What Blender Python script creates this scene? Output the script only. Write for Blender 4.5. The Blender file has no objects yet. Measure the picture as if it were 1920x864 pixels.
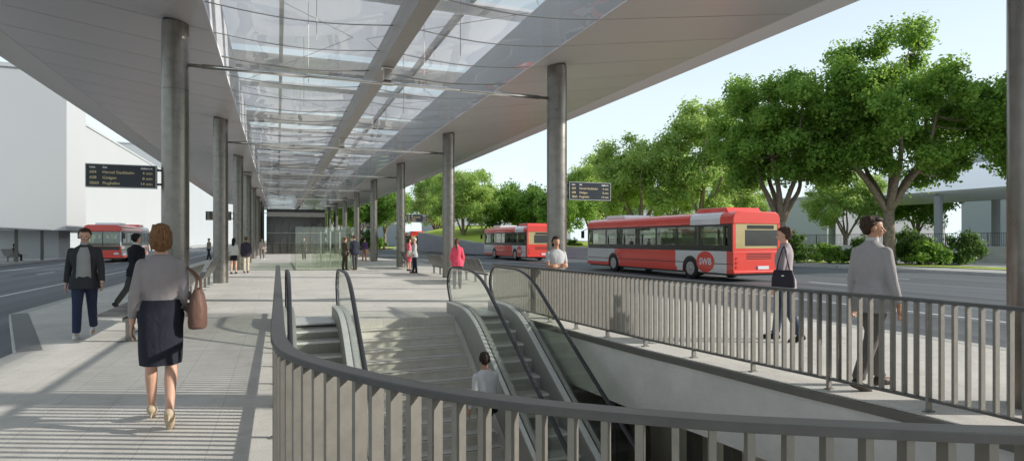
import bpy, bmesh, math, random
import numpy as np
from mathutils import Vector, Matrix, Euler
R = math.radians
PI = math.pi
random.seed(11)
rng = np.random.default_rng(11)
sc = bpy.context.scene
COL = sc.collection
ORD = ['first', 'second', 'third', 'fourth', 'fifth', 'sixth', 'seventh', 'eighth', 'ninth', 'tenth', 'eleventh', 'twelfth']

# ------------------------------------------------------------------ materials
def nmat(name):
    m = bpy.data.materials.new(name); m.use_nodes = True
    nt = m.node_tree; nt.nodes.clear()
    return m, nt, nt.nodes.new('ShaderNodeOutputMaterial')
def N(nt, t, **kw):
    n = nt.nodes.new(t)
    for k, v in kw.items(): setattr(n, k, v)
    return n
def link(nt, a, b): nt.links.new(a, b)
def ramp(nt, fac, stops, interp='LINEAR'):
    r = N(nt, 'ShaderNodeValToRGB'); r.color_ramp.interpolation = interp
    el = r.color_ramp.elements
    while len(el) < len(stops): el.new(0.5)
    for e, (p, c) in zip(el, stops):
        e.position = p; e.color = (c[0], c[1], c[2], 1)
    link(nt, fac, r.inputs[0]); return r.outputs[0]
def surf(name, col, rough=0.6, metal=0.0, var=0.12, scale=3.0, bump=0.0, bscale=40.0, spec=0.5, coat=0.0, emis=None):
    m, nt, out = nmat(name)
    b = N(nt, 'ShaderNodeBsdfPrincipled')
    tc = N(nt, 'ShaderNodeTexCoord'); nz = N(nt, 'ShaderNodeTexNoise')
    nz.inputs['Scale'].default_value = scale; nz.inputs['Detail'].default_value = 6
    nz.inputs['Roughness'].default_value = 0.65
    link(nt, tc.outputs['Object'], nz.inputs['Vector'])
    lo = [c*(1-var) for c in col]; hi = [min(1, c*(1+var)) for c in col]
    link(nt, ramp(nt, nz.outputs[0], [(0.3, lo), (0.7, hi)]), b.inputs['Base Color'])
    b.inputs['Roughness'].default_value = rough; b.inputs['Metallic'].default_value = metal
    b.inputs['Specular IOR Level'].default_value = spec; b.inputs['Coat Weight'].default_value = coat
    if var > 0:
        mr = N(nt, 'ShaderNodeMapRange'); mr.inputs[3].default_value = max(0.02, rough-0.08); mr.inputs[4].default_value = min(1, rough+0.08)
        link(nt, nz.outputs[0], mr.inputs[0]); link(nt, mr.outputs[0], b.inputs['Roughness'])
    if bump:
        n2 = N(nt, 'ShaderNodeTexNoise'); n2.inputs['Scale'].default_value = bscale; n2.inputs['Detail'].default_value = 4
        link(nt, tc.outputs['Object'], n2.inputs['Vector'])
        bp = N(nt, 'ShaderNodeBump'); bp.inputs['Strength'].default_value = bump; bp.inputs['Distance'].default_value = 0.02
        link(nt, n2.outputs[0], bp.inputs['Height']); link(nt, bp.outputs[0], b.inputs['Normal'])
    if emis:
        b.inputs['Emission Color'].default_value = (*emis[:3], 1); b.inputs['Emission Strength'].default_value = emis[3]
    link(nt, b.outputs[0], out.inputs[0]); return m
def thin_glass(name, tint, refl=1.45, rough=0.0, haze=0.0, hazecol=(0.8, 0.8, 0.85), base=0.04):
    m, nt, out = nmat(name)
    t = N(nt, 'ShaderNodeBsdfTransparent'); t.inputs[0].default_value = (*tint, 1)
    g = N(nt, 'ShaderNodeBsdfGlossy'); g.inputs['Roughness'].default_value = rough
    g.inputs[0].default_value = (0.9, 0.92, 0.92, 1)
    f = N(nt, 'ShaderNodeFresnel'); geo = N(nt, 'ShaderNodeNewGeometry'); io = N(nt, 'ShaderNodeMapRange')
    io.inputs[3].default_value = refl; io.inputs[4].default_value = 1/refl   # same reflection from both sides of the thin sheet
    link(nt, geo.outputs['Backfacing'], io.inputs[0]); link(nt, io.outputs[0], f.inputs[0])
    ad = N(nt, 'ShaderNodeMath', operation='ADD', use_clamp=True); ad.inputs[1].default_value = base
    link(nt, f.outputs[0], ad.inputs[0])
    src = t.outputs[0]
    if haze:
        d = N(nt, 'ShaderNodeBsdfDiffuse'); d.inputs[0].default_value = (*hazecol, 1)
        tl = N(nt, 'ShaderNodeBsdfTranslucent'); tl.inputs[0].default_value = (*hazecol, 1)
        a = N(nt, 'ShaderNodeMixShader'); link(nt, d.outputs[0], a.inputs[1]); link(nt, tl.outputs[0], a.inputs[2])
        h = N(nt, 'ShaderNodeMixShader'); h.inputs[0].default_value = haze
        link(nt, t.outputs[0], h.inputs[1]); link(nt, a.outputs[0], h.inputs[2]); src = h.outputs[0]
    mx = N(nt, 'ShaderNodeMixShader'); link(nt, ad.outputs[0], mx.inputs[0])
    link(nt, src, mx.inputs[1]); link(nt, g.outputs[0], mx.inputs[2]); link(nt, mx.outputs[0], out.inputs[0])
    return m
def paving(name, c1, c2, bw, rh, mortar=0.008, jcol=(0.22, 0.21, 0.19)):
    m, nt, out = nmat(name)
    b = N(nt, 'ShaderNodeBsdfPrincipled'); tc = N(nt, 'ShaderNodeTexCoord')
    sp = N(nt, 'ShaderNodeSeparateXYZ'); cb = N(nt, 'ShaderNodeCombineXYZ')
    link(nt, tc.outputs['Object'], sp.inputs[0]); link(nt, sp.outputs[1], cb.inputs[0]); link(nt, sp.outputs[0], cb.inputs[1])
    br = N(nt, 'ShaderNodeTexBrick'); br.offset = 0.0
    br.inputs['Scale'].default_value = 1; br.inputs['Brick Width'].default_value = bw; br.inputs['Row Height'].default_value = rh
    br.inputs['Mortar Size'].default_value = mortar; br.inputs['Mortar Smooth'].default_value = 0.1; br.inputs['Bias'].default_value = 0
    br.inputs['Color1'].default_value = (*c1, 1); br.inputs['Color2'].default_value = (*c2, 1); br.inputs['Mortar'].default_value = (*jcol, 1)
    link(nt, cb.outputs[0], br.inputs['Vector'])
    n1 = N(nt, 'ShaderNodeTexNoise'); n1.inputs['Scale'].default_value = 0.6; n1.inputs['Detail'].default_value = 8; n1.inputs['Roughness'].default_value = 0.7
    n2 = N(nt, 'ShaderNodeTexNoise'); n2.inputs['Scale'].default_value = 55; n2.inputs['Detail'].default_value = 4
    link(nt, tc.outputs['Object'], n1.inputs['Vector']); link(nt, tc.outputs['Object'], n2.inputs['Vector'])
    m1 = N(nt, 'ShaderNodeMix', data_type='RGBA', blend_type='MULTIPLY'); m1.inputs[0].default_value = 1
    link(nt, br.outputs[0], m1.inputs[6]); link(nt, ramp(nt, n1.outputs[0], [(0.3, (0.82,)*3), (0.68, (1.05,)*3)]), m1.inputs[7])
    m2 = N(nt, 'ShaderNodeMix', data_type='RGBA', blend_type='MULTIPLY'); m2.inputs[0].default_value = 1
    link(nt, m1.outputs[2], m2.inputs[6]); link(nt, ramp(nt, n2.outputs[0], [(0.3, (0.88,)*3), (0.7, (1.08,)*3)]), m2.inputs[7])
    n3 = N(nt, 'ShaderNodeTexNoise'); n3.inputs['Scale'].default_value = 2.3; n3.inputs['Detail'].default_value = 10; n3.inputs['Roughness'].default_value = 0.75; n3.inputs['Distortion'].default_value = 0.8
    vo = N(nt, 'ShaderNodeTexVoronoi'); vo.inputs['Scale'].default_value = 2.0
    link(nt, tc.outputs['Object'], n3.inputs['Vector']); link(nt, tc.outputs['Object'], vo.inputs['Vector'])
    m3 = N(nt, 'ShaderNodeMix', data_type='RGBA', blend_type='MULTIPLY'); m3.inputs[0].default_value = 1
    link(nt, m2.outputs[2], m3.inputs[6]); link(nt, ramp(nt, n3.outputs[0], [(0.28, (0.80, 0.79, 0.77)), (0.5, (1, 1, 1))]), m3.inputs[7])
    m4 = N(nt, 'ShaderNodeMix', data_type='RGBA', blend_type='MULTIPLY'); m4.inputs[0].default_value = 1
    link(nt, m3.outputs[2], m4.inputs[6]); link(nt, ramp(nt, vo.outputs['Distance'], [(0.025, (0.62, 0.61, 0.6)), (0.045, (1, 1, 1))]), m4.inputs[7])
    m2 = m4
    link(nt, m2.outputs[2], b.inputs['Base Color']); b.inputs['Roughness'].default_value = 0.62
    b.inputs['Specular IOR Level'].default_value = 0.35
    bp = N(nt, 'ShaderNodeBump'); bp.inputs['Strength'].default_value = 0.25; bp.inputs['Distance'].default_value = 0.01
    link(nt, n2.outputs[0], bp.inputs['Height']); link(nt, bp.outputs[0], b.inputs['Normal'])
    link(nt, b.outputs[0], out.inputs[0]); return m
def asphalt(name, col):
    m, nt, out = nmat(name)
    b = N(nt, 'ShaderNodeBsdfPrincipled'); tc = N(nt, 'ShaderNodeTexCoord')
    mp = N(nt, 'ShaderNodeMapping'); mp.inputs['Scale'].default_value = (1.6, 0.05, 1)
    link(nt, tc.outputs['Object'], mp.inputs[0])
    n1 = N(nt, 'ShaderNodeTexNoise'); n1.inputs['Scale'].default_value = 0.7; n1.inputs['Detail'].default_value = 6
    link(nt, mp.outputs[0], n1.inputs['Vector'])
    n2 = N(nt, 'ShaderNodeTexNoise'); n2.inputs['Scale'].default_value = 30; n2.inputs['Detail'].default_value = 5
    link(nt, tc.outputs['Object'], n2.inputs['Vector'])
    c1 = ramp(nt, n1.outputs[0], [(0.33, [c*0.66 for c in col]), (0.68, [c*1.38 for c in col])])
    m2 = N(nt, 'ShaderNodeMix', data_type='RGBA', blend_type='MULTIPLY'); m2.inputs[0].default_value = 1
    link(nt, c1, m2.inputs[6]); link(nt, ramp(nt, n2.outputs[0], [(0.3, (0.8,)*3), (0.7, (1.2,)*3)]), m2.inputs[7])
    link(nt, m2.outputs[2], b.inputs['Base Color']); b.inputs['Roughness'].default_value = 0.65
    b.inputs['Specular IOR Level'].default_value = 0.45
    link(nt, b.outputs[0], out.inputs[0]); return m
def leafmat(name, dark, mid, light):
    m, nt, out = nmat(name)
    tc = N(nt, 'ShaderNodeTexCoord'); n1 = N(nt, 'ShaderNodeTexNoise'); n1.inputs['Scale'].default_value = 0.9; n1.inputs['Detail'].default_value = 9
    n1.inputs['Roughness'].default_value = 0.8
    link(nt, tc.outputs['Object'], n1.inputs['Vector'])
    c = ramp(nt, n1.outputs[0], [(0.32, dark), (0.5, mid), (0.68, light)])
    d = N(nt, 'ShaderNodeBsdfPrincipled'); link(nt, c, d.inputs['Base Color']); d.inputs['Roughness'].default_value = 0.5
    d.inputs['Specular IOR Level'].default_value = 0.3
    t = N(nt, 'ShaderNodeBsdfTranslucent')
    hs = N(nt, 'ShaderNodeHueSaturation'); hs.inputs['Value'].default_value = 1.6; hs.inputs['Hue'].default_value = 0.48
    link(nt, c, hs.inputs['Color']); link(nt, hs.outputs[0], t.inputs[0])
    mx = N(nt, 'ShaderNodeMixShader'); mx.inputs[0].default_value = 0.48
    link(nt, d.outputs[0], mx.inputs[1]); link(nt, t.outputs[0], mx.inputs[2]); link(nt, mx.outputs[0], out.inputs[0]); return m

M = {}
M['pave'] = paving('platform_paving', (0.71, 0.685, 0.63), (0.69, 0.665, 0.61), 1.0, 0.5, 0.004, (0.53, 0.51, 0.47))
M['pave2'] = paving('pavement_slabs', (0.56, 0.55, 0.52), (0.51, 0.50, 0.48), 0.6, 0.6, 0.006, (0.36, 0.35, 0.33))
M['kerb'] = surf('kerb_stone', (0.50, 0.49, 0.46), 0.75, var=0.1, scale=4, bump=0.2)
M['kerbdark'] = surf('dark_kerb', (0.22, 0.225, 0.22), 0.75, var=0.1, scale=4, bump=0.2)
M['asphalt'] = asphalt('asphalt', (0.115, 0.122, 0.13))
M['marking'] = surf('road_paint', (0.72, 0.72, 0.70), 0.6, var=0.15, scale=6)
M['ground'] = surf('ground', (0.36, 0.36, 0.34), 0.9, var=0.15, scale=0.2)
M['soffit'] = surf('soffit_metal', (0.70, 0.655, 0.655), 0.33, metal=0.25, var=0.0)  # faint pink tint paints a warm reflection into the soffit colour
M['soffit2'] = surf('soffit_edge', (0.88, 0.85, 0.84), 0.5, metal=0.0, var=0.0, scale=1.2)
M['joint'] = surf('joint_dark', (0.05, 0.05, 0.05), 0.9, var=0)
M['column'] = surf('column_steel', (0.22, 0.205, 0.185), 0.30, metal=0.85, var=0.18, scale=5, bump=0.05, bscale=90)
M['beam'] = surf('beam_paint', (0.38, 0.36, 0.34), 0.45, metal=0.4, var=0.06, scale=2)
M['rod'] = surf('polished_steel', (0.68, 0.66, 0.63), 0.18, metal=1.0, var=0.05, scale=8)
def translucent(name, col):
    m, nt, out = nmat(name); d = N(nt, 'ShaderNodeBsdfDiffuse'); t = N(nt, 'ShaderNodeBsdfTranslucent'); x = N(nt, 'ShaderNodeMixShader'); x.inputs[0].default_value = 0.55
    d.inputs[0].default_value = (*col, 1); t.inputs[0].default_value = (*col, 1)
    link(nt, d.outputs[0], x.inputs[1]); link(nt, t.outputs[0], x.inputs[2]); link(nt, x.outputs[0], out.inputs[0]); return m
M['palewhite'] = surf('pale_white_roof', (0.88, 0.89, 0.92), 0.7, var=0.0)
M['membrane'] = translucent('roof_membrane', (0.80, 0.80, 0.82))
M['whiteroof'] = surf('white_roof', (0.72, 0.72, 0.73), 0.6, var=0.04)
M['rail'] = surf('rail_metal', (0.225, 0.212, 0.188), 0.5, metal=0.35, var=0.1, scale=12, bump=0.08, bscale=160)
M['railtop'] = surf('rail_top_metal', (0.10, 0.10, 0.10), 0.42, metal=0.5, var=0.12, scale=10)
M['concrete'] = surf('concrete', (0.56, 0.55, 0.53), 0.8, var=0.12, scale=1.4, bump=0.3, bscale=18)
M['stair'] = surf('stair_concrete', (0.68, 0.66, 0.61), 0.75, var=0.1, scale=5, bump=0.2, bscale=50)
M['darktrim'] = surf('dark_trim', (0.14, 0.135, 0.125), 0.5, metal=0.5, var=0.1, scale=6)
M['hallwall'] = surf('hall_wall', (0.80, 0.73, 0.64), 0.8, var=0.12, scale=1)
M['rubber'] = surf('handrail_rubber', (0.028, 0.03, 0.036), 0.42, var=0.1, scale=20)
M['alu'] = surf('brushed_aluminium', (0.78, 0.79, 0.79), 0.38, metal=0.4, var=0.07, scale=14)
M['skirt'] = surf('escalator_cladding', (0.36, 0.36, 0.345), 0.5, metal=0.25, var=0.08, scale=5)
M['tread'] = surf('step_tread', (0.58, 0.58, 0.55), 0.5, metal=0.2, var=0.12, scale=30)
M['riser'] = surf('step_riser', (0.40, 0.40, 0.36), 0.6, metal=0.1, var=0.15, scale=30)
M['nosing'] = surf('step_nosing', (0.85, 0.86, 0.85), 0.5, var=0.1, scale=60)
M['glass'] = thin_glass('balustrade_glass', (0.945, 0.965, 0.93), 1.35, base=0.01)
M['screen'] = thin_glass('screen_glass', (0.91, 0.94, 0.885), 1.4, haze=0.06, hazecol=(0.70, 0.76, 0.62), base=0.02)
M['roofglass'] = thin_glass('roof_glass', (0.89, 0.905, 0.925), 1.45, rough=0.02, haze=0.15, hazecol=(0.78, 0.80, 0.84), base=0.045)
M['buswin'] = thin_glass('bus_window', (0.72, 0.78, 0.68), 1.5, base=0.06, haze=0.08, hazecol=(0.5, 0.55, 0.45))
M['darkglass'] = surf('dark_glazing', (0.045, 0.042, 0.038), 0.12, var=0.3, scale=0.6, spec=0.8)
M['bench'] = surf('bench_metal', (0.17, 0.17, 0.155), 0.45, metal=0.5, var=0.1, scale=20)
M['signbody'] = surf('sign_housing', (0.06, 0.07, 0.08), 0.35, var=0.05)
M['signframe'] = surf('sign_frame', (0.45, 0.45, 0.43), 0.3, metal=0.7, var=0.05)
M['signface'] = surf('sign_face', (0.018, 0.024, 0.035), 0.3, var=0.1)
M['amber'] = surf('led_amber', (0.50, 0.42, 0.24), 0.6, var=0, emis=(0.75, 0.62, 0.36, 0.12))
M['ledwhite'] = surf('sign_white_text', (0.7, 0.7, 0.68), 0.6, var=0, emis=(0.8, 0.8, 0.8, 0.15))
M['bldwhite'] = surf('white_render', (0.43, 0.445, 0.45), 0.85, var=0.02, scale=0.1)
M['bldwhite2'] = surf('white_render_cool', (0.40, 0.425, 0.44), 0.85, var=0.02, scale=0.1)
M['bldgrey'] = surf('grey_render', (0.40, 0.42, 0.45), 0.85, var=0.03, scale=0.1)
M['recess'] = surf('recess', (0.16, 0.17, 0.18), 0.8, var=0.05)
M['bark'] = surf('bark', (0.25, 0.20, 0.145), 0.9, var=0.45, scale=7, bump=0.8, bscale=12)
M['leafA'] = leafmat('leaf_plane', (0.065, 0.14, 0.022), (0.17, 0.32, 0.05), (0.34, 0.50, 0.11))
M['leafB'] = leafmat('leaf_light', (0.19, 0.30, 0.07), (0.31, 0.45, 0.12), (0.45, 0.60, 0.22))  # light green, brightened further to paint in aerial haze
M['leafC'] = leafmat('leaf_dark', (0.09, 0.19, 0.035), (0.18, 0.33, 0.06), (0.32, 0.48, 0.11))
M['leafS'] = leafmat('leaf_shrub', (0.04, 0.09, 0.022), (0.08, 0.165, 0.035), (0.15, 0.26, 0.05))
M['grass'] = surf('grass', (0.40, 0.50, 0.06), 0.9, var=0.25, scale=4, bump=0.6, bscale=30)
M['moundwall'] = surf('mound_wall', (0.38, 0.39, 0.42), 0.7, var=0.06, scale=1)
M['busred'] = surf('bus_red', (0.80, 0.065, 0.045), 0.3, var=0.03, coat=0.5)
M['buswhite'] = surf('bus_white', (0.75, 0.75, 0.76), 0.3, var=0.03, coat=0.5)
M['busblack'] = surf('bus_black', (0.03, 0.034, 0.03), 0.25, var=0.05)
M['busgold'] = surf('bus_gold_reflection_and_pole', (0.52, 0.42, 0.20), 0.25, var=0.1, scale=1.5, coat=0.6)  # beige-gold stands in for buildings reflected in rear glazing; also pole colour
M['businner'] = surf('bus_interior', (0.30, 0.31, 0.27), 0.7, var=0.1)
M['busseat'] = surf('bus_seat', (0.07, 0.085, 0.07), 0.8, var=0.2)
M['tyre'] = surf('tyre', (0.018, 0.018, 0.018), 0.8, var=0.1)
M['rim'] = surf('rim', (0.45, 0.45, 0.46), 0.35, metal=0.7, var=0.1)
M['taillight'] = surf('tail_light', (0.55, 0.05, 0.02), 0.2, var=0)
M['headlight'] = surf('head_light', (0.8, 0.8, 0.78), 0.15, var=0)
M['plate'] = surf('number_plate', (0.75, 0.75, 0.76), 0.4, var=0)
M['plateblue'] = surf('plate_blue', (0.03, 0.06, 0.35), 0.4, var=0)
def cloth(name, col, rough):
    m = surf(name, col, rough, var=0.07, scale=5, spec=0.2); nt = m.node_tree
    b = next(n for n in nt.nodes if n.type == 'BSDF_PRINCIPLED'); tc = next(n for n in nt.nodes if n.type == 'TEX_COORD')
    hair = name.startswith('hair'); mp = N(nt, 'ShaderNodeMapping'); mp.inputs['Scale'].default_value = (1, 1, 0.09) if hair else (1, 1, 0.45)
    mp.inputs['Rotation'].default_value = (0, 0, 0) if hair else (0.5, 0.35, 0.2)
    n2 = N(nt, 'ShaderNodeTexNoise'); n2.inputs['Scale'].default_value = 130 if hair else 11; n2.inputs['Detail'].default_value = 3; n2.inputs['Distortion'].default_value = 0.6
    link(nt, tc.outputs['Object'], mp.inputs[0]); link(nt, mp.outputs[0], n2.inputs['Vector'])
    bp = N(nt, 'ShaderNodeBump'); bp.inputs['Strength'].default_value = 0.9 if hair else 0.45; bp.inputs['Distance'].default_value = 0.012 if hair else 0.035
    link(nt, n2.outputs[0], bp.inputs['Height']); link(nt, bp.outputs[0], b.inputs['Normal'])
    if hair: link(nt, ramp(nt, n2.outputs[0], [(0.35, [c*0.5 for c in col]), (0.65, [c*1.5 for c in col])]), b.inputs['Base Color'])
    return m
def fabric(name, col, rough=0.85):
    if name not in M: M[name] = cloth(name, col, rough)
    return M[name]
M['skin'] = surf('skin', (0.60, 0.35, 0.25), 0.5, var=0.06, scale=14, spec=0.4)
M['skin2'] = surf('skin_tan', (0.50, 0.27, 0.17), 0.5, var=0.06, scale=14, spec=0.4)
M['eye'] = surf('eye', (0.05, 0.035, 0.03), 0.2, var=0)
M['lip'] = surf('lip', (0.42, 0.15, 0.12), 0.5, var=0)

def bus_livery(L):
    m, nt, out = nmat('bus_livery')
    b = N(nt, 'ShaderNodeBsdfPrincipled'); tc = N(nt, 'ShaderNodeTexCoord'); sp = N(nt, 'ShaderNodeSeparateXYZ')
    link(nt, tc.outputs['Object'], sp.inputs[0])
    mr = N(nt, 'ShaderNodeMapRange'); mr.inputs[1].default_value = -L/2; mr.inputs[2].default_value = L/2
    link(nt, sp.outputs[1], mr.inputs[0])
    red = (0.80, 0.065, 0.045); wh = (0.72, 0.72, 0.73); gr = (0.62, 0.63, 0.63)
    base = ramp(nt, mr.outputs[0], [(0, red), (0.03, wh), (0.305, red), (0.75, gr)], 'CONSTANT')
    # white dots fading out where the red begins
    vo = N(nt, 'ShaderNodeTexVoronoi', feature='F1'); vo.inputs['Scale'].default_value = 7.5; vo.inputs['Randomness'].default_value = 0.25
    link(nt, tc.outputs['Object'], vo.inputs['Vector'])
    zone = N(nt, 'ShaderNodeMapRange'); zone.inputs[1].default_value = 0.58; zone.inputs[2].default_value = 0.75
    zone.inputs[3].default_value = 0.0; zone.inputs[4].default_value = 0.62
    link(nt, mr.outputs[0], zone.inputs[0])
    lt = N(nt, 'ShaderNodeMath', operation='LESS_THAN'); link(nt, vo.outputs['Distance'], lt.inputs[0]); link(nt, zone.outputs[0], lt.inputs[1])
    m1 = N(nt, 'ShaderNodeMix', data_type='RGBA'); link(nt, lt.outputs[0], m1.inputs[0]); link(nt, base, m1.inputs[6]); m1.inputs[7].default_value = (*gr, 1)
    # red skirt
    zl = N(nt, 'ShaderNodeMath', operation='LESS_THAN'); link(nt, sp.outputs[2], zl.inputs[0]); zl.inputs[1].default_value = 0.52
    yl = N(nt, 'ShaderNodeMath', operation='GREATER_THAN'); link(nt, mr.outputs[0], yl.inputs[0]); yl.inputs[1].default_value = 0.30
    an = N(nt, 'ShaderNodeMath', operation='MULTIPLY'); link(nt, zl.outputs[0], an.inputs[0]); link(nt, yl.outputs[0], an.inputs[1])
    m2 = N(nt, 'ShaderNodeMix', data_type='RGBA'); link(nt, an.outputs[0], m2.inputs[0]); link(nt, m1.outputs[2], m2.inputs[6]); m2.inputs[7].default_value = (*red, 1)
    # thin black rubbing line
    s1 = N(nt, 'ShaderNodeMath', operation='SUBTRACT'); link(nt, sp.outputs[2], s1.inputs[0]); s1.inputs[1].default_value = 0.74
    ab = N(nt, 'ShaderNodeMath', operation='ABSOLUTE'); link(nt, s1.outputs[0], ab.inputs[0])
    l3 = N(nt, 'ShaderNodeMath', operation='LESS_THAN'); link(nt, ab.outputs[0], l3.inputs[0]); l3.inputs[1].default_value = 0.018
    m3 = N(nt, 'ShaderNodeMix', data_type='RGBA'); link(nt, l3.outputs[0], m3.inputs[0]); link(nt, m2.outputs[2], m3.inputs[6]); m3.inputs[7].default_value = (0.03, 0.03, 0.03, 1)
    # end faces are all red
    ge = N(nt, 'ShaderNodeNewGeometry'); s2 = N(nt, 'ShaderNodeVectorTransform', vector_type='NORMAL', convert_from='WORLD', convert_to='OBJECT')
    link(nt, ge.outputs['True Normal'], s2.inputs[0]); s3 = N(nt, 'ShaderNodeSeparateXYZ'); link(nt, s2.outputs[0], s3.inputs[0])
    a2 = N(nt, 'ShaderNodeMath', operation='ABSOLUTE'); link(nt, s3.outputs[1], a2.inputs[0])
    g2 = N(nt, 'ShaderNodeMath', operation='GREATER_THAN'); link(nt, a2.outputs[0], g2.inputs[0]); g2.inputs[1].default_value = 0.4
    m4 = N(nt, 'ShaderNodeMix', data_type='RGBA'); link(nt, g2.outputs[0], m4.inputs[0]); link(nt, m3.outputs[2], m4.inputs[6]); m4.inputs[7].default_value = (*red, 1)
    link(nt, m4.outputs[2], b.inputs['Base Color']); b.inputs['Roughness'].default_value = 0.3; b.inputs['Coat Weight'].default_value = 0.5
    link(nt, b.outputs[0], out.inputs[0]); return m

# ------------------------------------------------------------------ mesh helpers
class MB:
    def __init__(s): s.v = []; s.f = []; s.mi = []; s.cur = 0
    def add(s, vs, fs):
        o = len(s.v); s.v.extend([tuple(p) for p in vs]); s.f.extend([tuple(i+o for i in f) for f in fs]); s.mi.extend([s.cur]*len(fs)); return s
    def box(s, x0, x1, y0, y1, z0, z1):
        if x0 > x1: x0, x1 = x1, x0
        if y0 > y1: y0, y1 = y1, y0
        if z0 > z1: z0, z1 = z1, z0
        return s.add([(x0,y0,z0),(x1,y0,z0),(x1,y1,z0),(x0,y1,z0),(x0,y0,z1),(x1,y0,z1),(x1,y1,z1),(x0,y1,z1)],
                     [(0,3,2,1),(4,5,6,7),(0,1,5,4),(1,2,6,5),(2,3,7,6),(3,0,4,7)])
    def obox(s, c, ax, ay, az):   # centre and three half-axis vectors
        c = Vector(c); ax, ay, az = Vector(ax), Vector(ay), Vector(az)
        vs = [c+a*ax+b*ay+d*az for d in (-1,1) for (a,b) in ((-1,-1),(1,-1),(1,1),(-1,1))]
        return s.add(vs, [(0,3,2,1),(4,5,6,7),(0,1,5,4),(1,2,6,5),(2,3,7,6),(3,0,4,7)])
    def bar(s, p0, p1, w, h, up=(0,0,1)):
        p0, p1 = Vector(p0), Vector(p1); d = (p1-p0); n = d.normalized(); sd = n.cross(Vector(up))
        if sd.length < 1e-4: sd = n.cross(Vector((1,0,0)))
        sd.normalize(); u = sd.cross(n)
        return s.obox((p0+p1)/2, d/2, sd*w/2, u*h/2)
    def rings(s, rs, cap=True):
        n = len(rs[0]); o = len(s.v); vs = [p for r in rs for p in r]; fs = []
        for i in range(len(rs)-1):
            for j in range(n):
                fs.append((i*n+j, i*n+(j+1)%n, (i+1)*n+(j+1)%n, (i+1)*n+j))
        if cap: fs.append(tuple(range(n))[::-1]); fs.append(tuple((len(rs)-1)*n+j for j in range(n)))
        return s.add(vs, fs)
    def tube(s, pts, rad, n=10, cap=True):
        pts = [Vector(p) for p in pts]
        if not hasattr(rad, '__len__'): rad = [rad]*len(pts)
        rs = []; pn = None
        for i, p in enumerate(pts):
            t = (pts[min(i+1, len(pts)-1)]-pts[max(i-1, 0)]).normalized()
            if pn is None:
                a = Vector((0,0,1)) if abs(t.z) < 0.9 else Vector((1,0,0)); u = t.cross(a).normalized()
            else:
                u = (pn - t*pn.dot(t)).normalized()
            pn = u; w = t.cross(u)
            rs.append([p+(u*math.cos(2*PI*k/n)+w*math.sin(2*PI*k/n))*rad[i] for k in range(n)])
        return s.rings(rs, cap)
    def sweep(s, pts, prof, closed=False, up=Vector((0,0,1))):   # prof in (side, up)
        pts = [Vector(p) for p in pts]; rs = []; L = len(pts)
        for i, p in enumerate(pts):
            a = pts[(i-1)%L] if closed else pts[max(i-1,0)]; b = pts[(i+1)%L] if closed else pts[min(i+1,L-1)]
            t = (b-a).normalized(); sd = t.cross(up).normalized(); u = sd.cross(t)
            rs.append([p+sd*q[0]+u*q[1] for q in prof])
        if closed: rs.append(rs[0])
        return s.rings(rs, not closed)
    def prism(s, poly, axis, a, b):  # polygon in the other two axes, extruded
        def P(q, t):
            if axis == 'x': return (t, q[0], q[1])
            if axis == 'y': return (q[0], t, q[1])
            return (q[0], q[1], t)
        n = len(poly); vs = [P(q, a) for q in poly]+[P(q, b) for q in poly]
        fs = [tuple(range(n))[::-1], tuple(range(n, 2*n))]+[(i, (i+1)%n, n+(i+1)%n, n+i) for i in range(n)]
        return s.add(vs, fs)
    def ell(s, c, r, rot=None, nu=14, nv=9):
        c = Vector(c); vs = []; fs = []
        Rm = rot if rot is not None else Matrix.Identity(3)
        vs.append(c+Rm@Vector((0,0,-r[2])))
        for i in range(1, nv):
            a = -PI/2+PI*i/nv
            for j in range(nu):
                b = 2*PI*j/nu; vs.append(c+Rm@Vector((r[0]*math.cos(a)*math.cos(b), r[1]*math.cos(a)*math.sin(b), r[2]*math.sin(a))))
        vs.append(c+Rm@Vector((0,0,r[2])))
        for j in range(nu): fs.append((0, 1+(j+1)%nu, 1+j))
        for i in range(nv-2):
            for j in range(nu): fs.append((1+i*nu+j, 1+i*nu+(j+1)%nu, 1+(i+1)*nu+(j+1)%nu, 1+(i+1)*nu+j))
        l = len(vs)-1
        for j in range(nu): fs.append((l, 1+(nv-2)*nu+j, 1+(nv-2)*nu+(j+1)%nu))
        return s.add(vs, fs)
    def cap(s, p0, r0, p1, r1, n=12):   # tapered capsule
        p0, p1 = Vector(p0), Vector(p1); t = (p1-p0)
        if t.length < 1e-5: return s.ell(p0, (r0, r0, r0))
        t.normalize(); pts = []; rr = []
        for a in (80, 55, 28): pts.append(p0-t*r0*math.sin(R(a))); rr.append(r0*math.cos(R(a)))
        for k in range(5): pts.append(p0.lerp(p1, k/4)); rr.append(r0+(r1-r0)*k/4)
        for a in (28, 55, 80): pts.append(p1+t*r1*math.sin(R(a))); rr.append(r1*math.cos(R(a)))
        return s.tube(pts, rr, n)
    def loft(s, rs, n=24, sq=2.0):   # rings (cx,cy,z,rx,ry), superellipse
        out = []
        for (cx, cy, z, rx, ry) in rs:
            r = []
            for k in range(n):
                a = 2*PI*k/n; c, q = math.cos(a), math.sin(a)
                r.append((cx+rx*math.copysign(abs(c)**(2/sq), c), cy+ry*math.copysign(abs(q)**(2/sq), q), z))
            out.append(r)
        return s.rings(out)
    def mesh(s, name='mesh'):
        me = bpy.data.meshes.new(name); me.from_pydata(s.v, [], s.f); me.update(); return me
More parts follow.
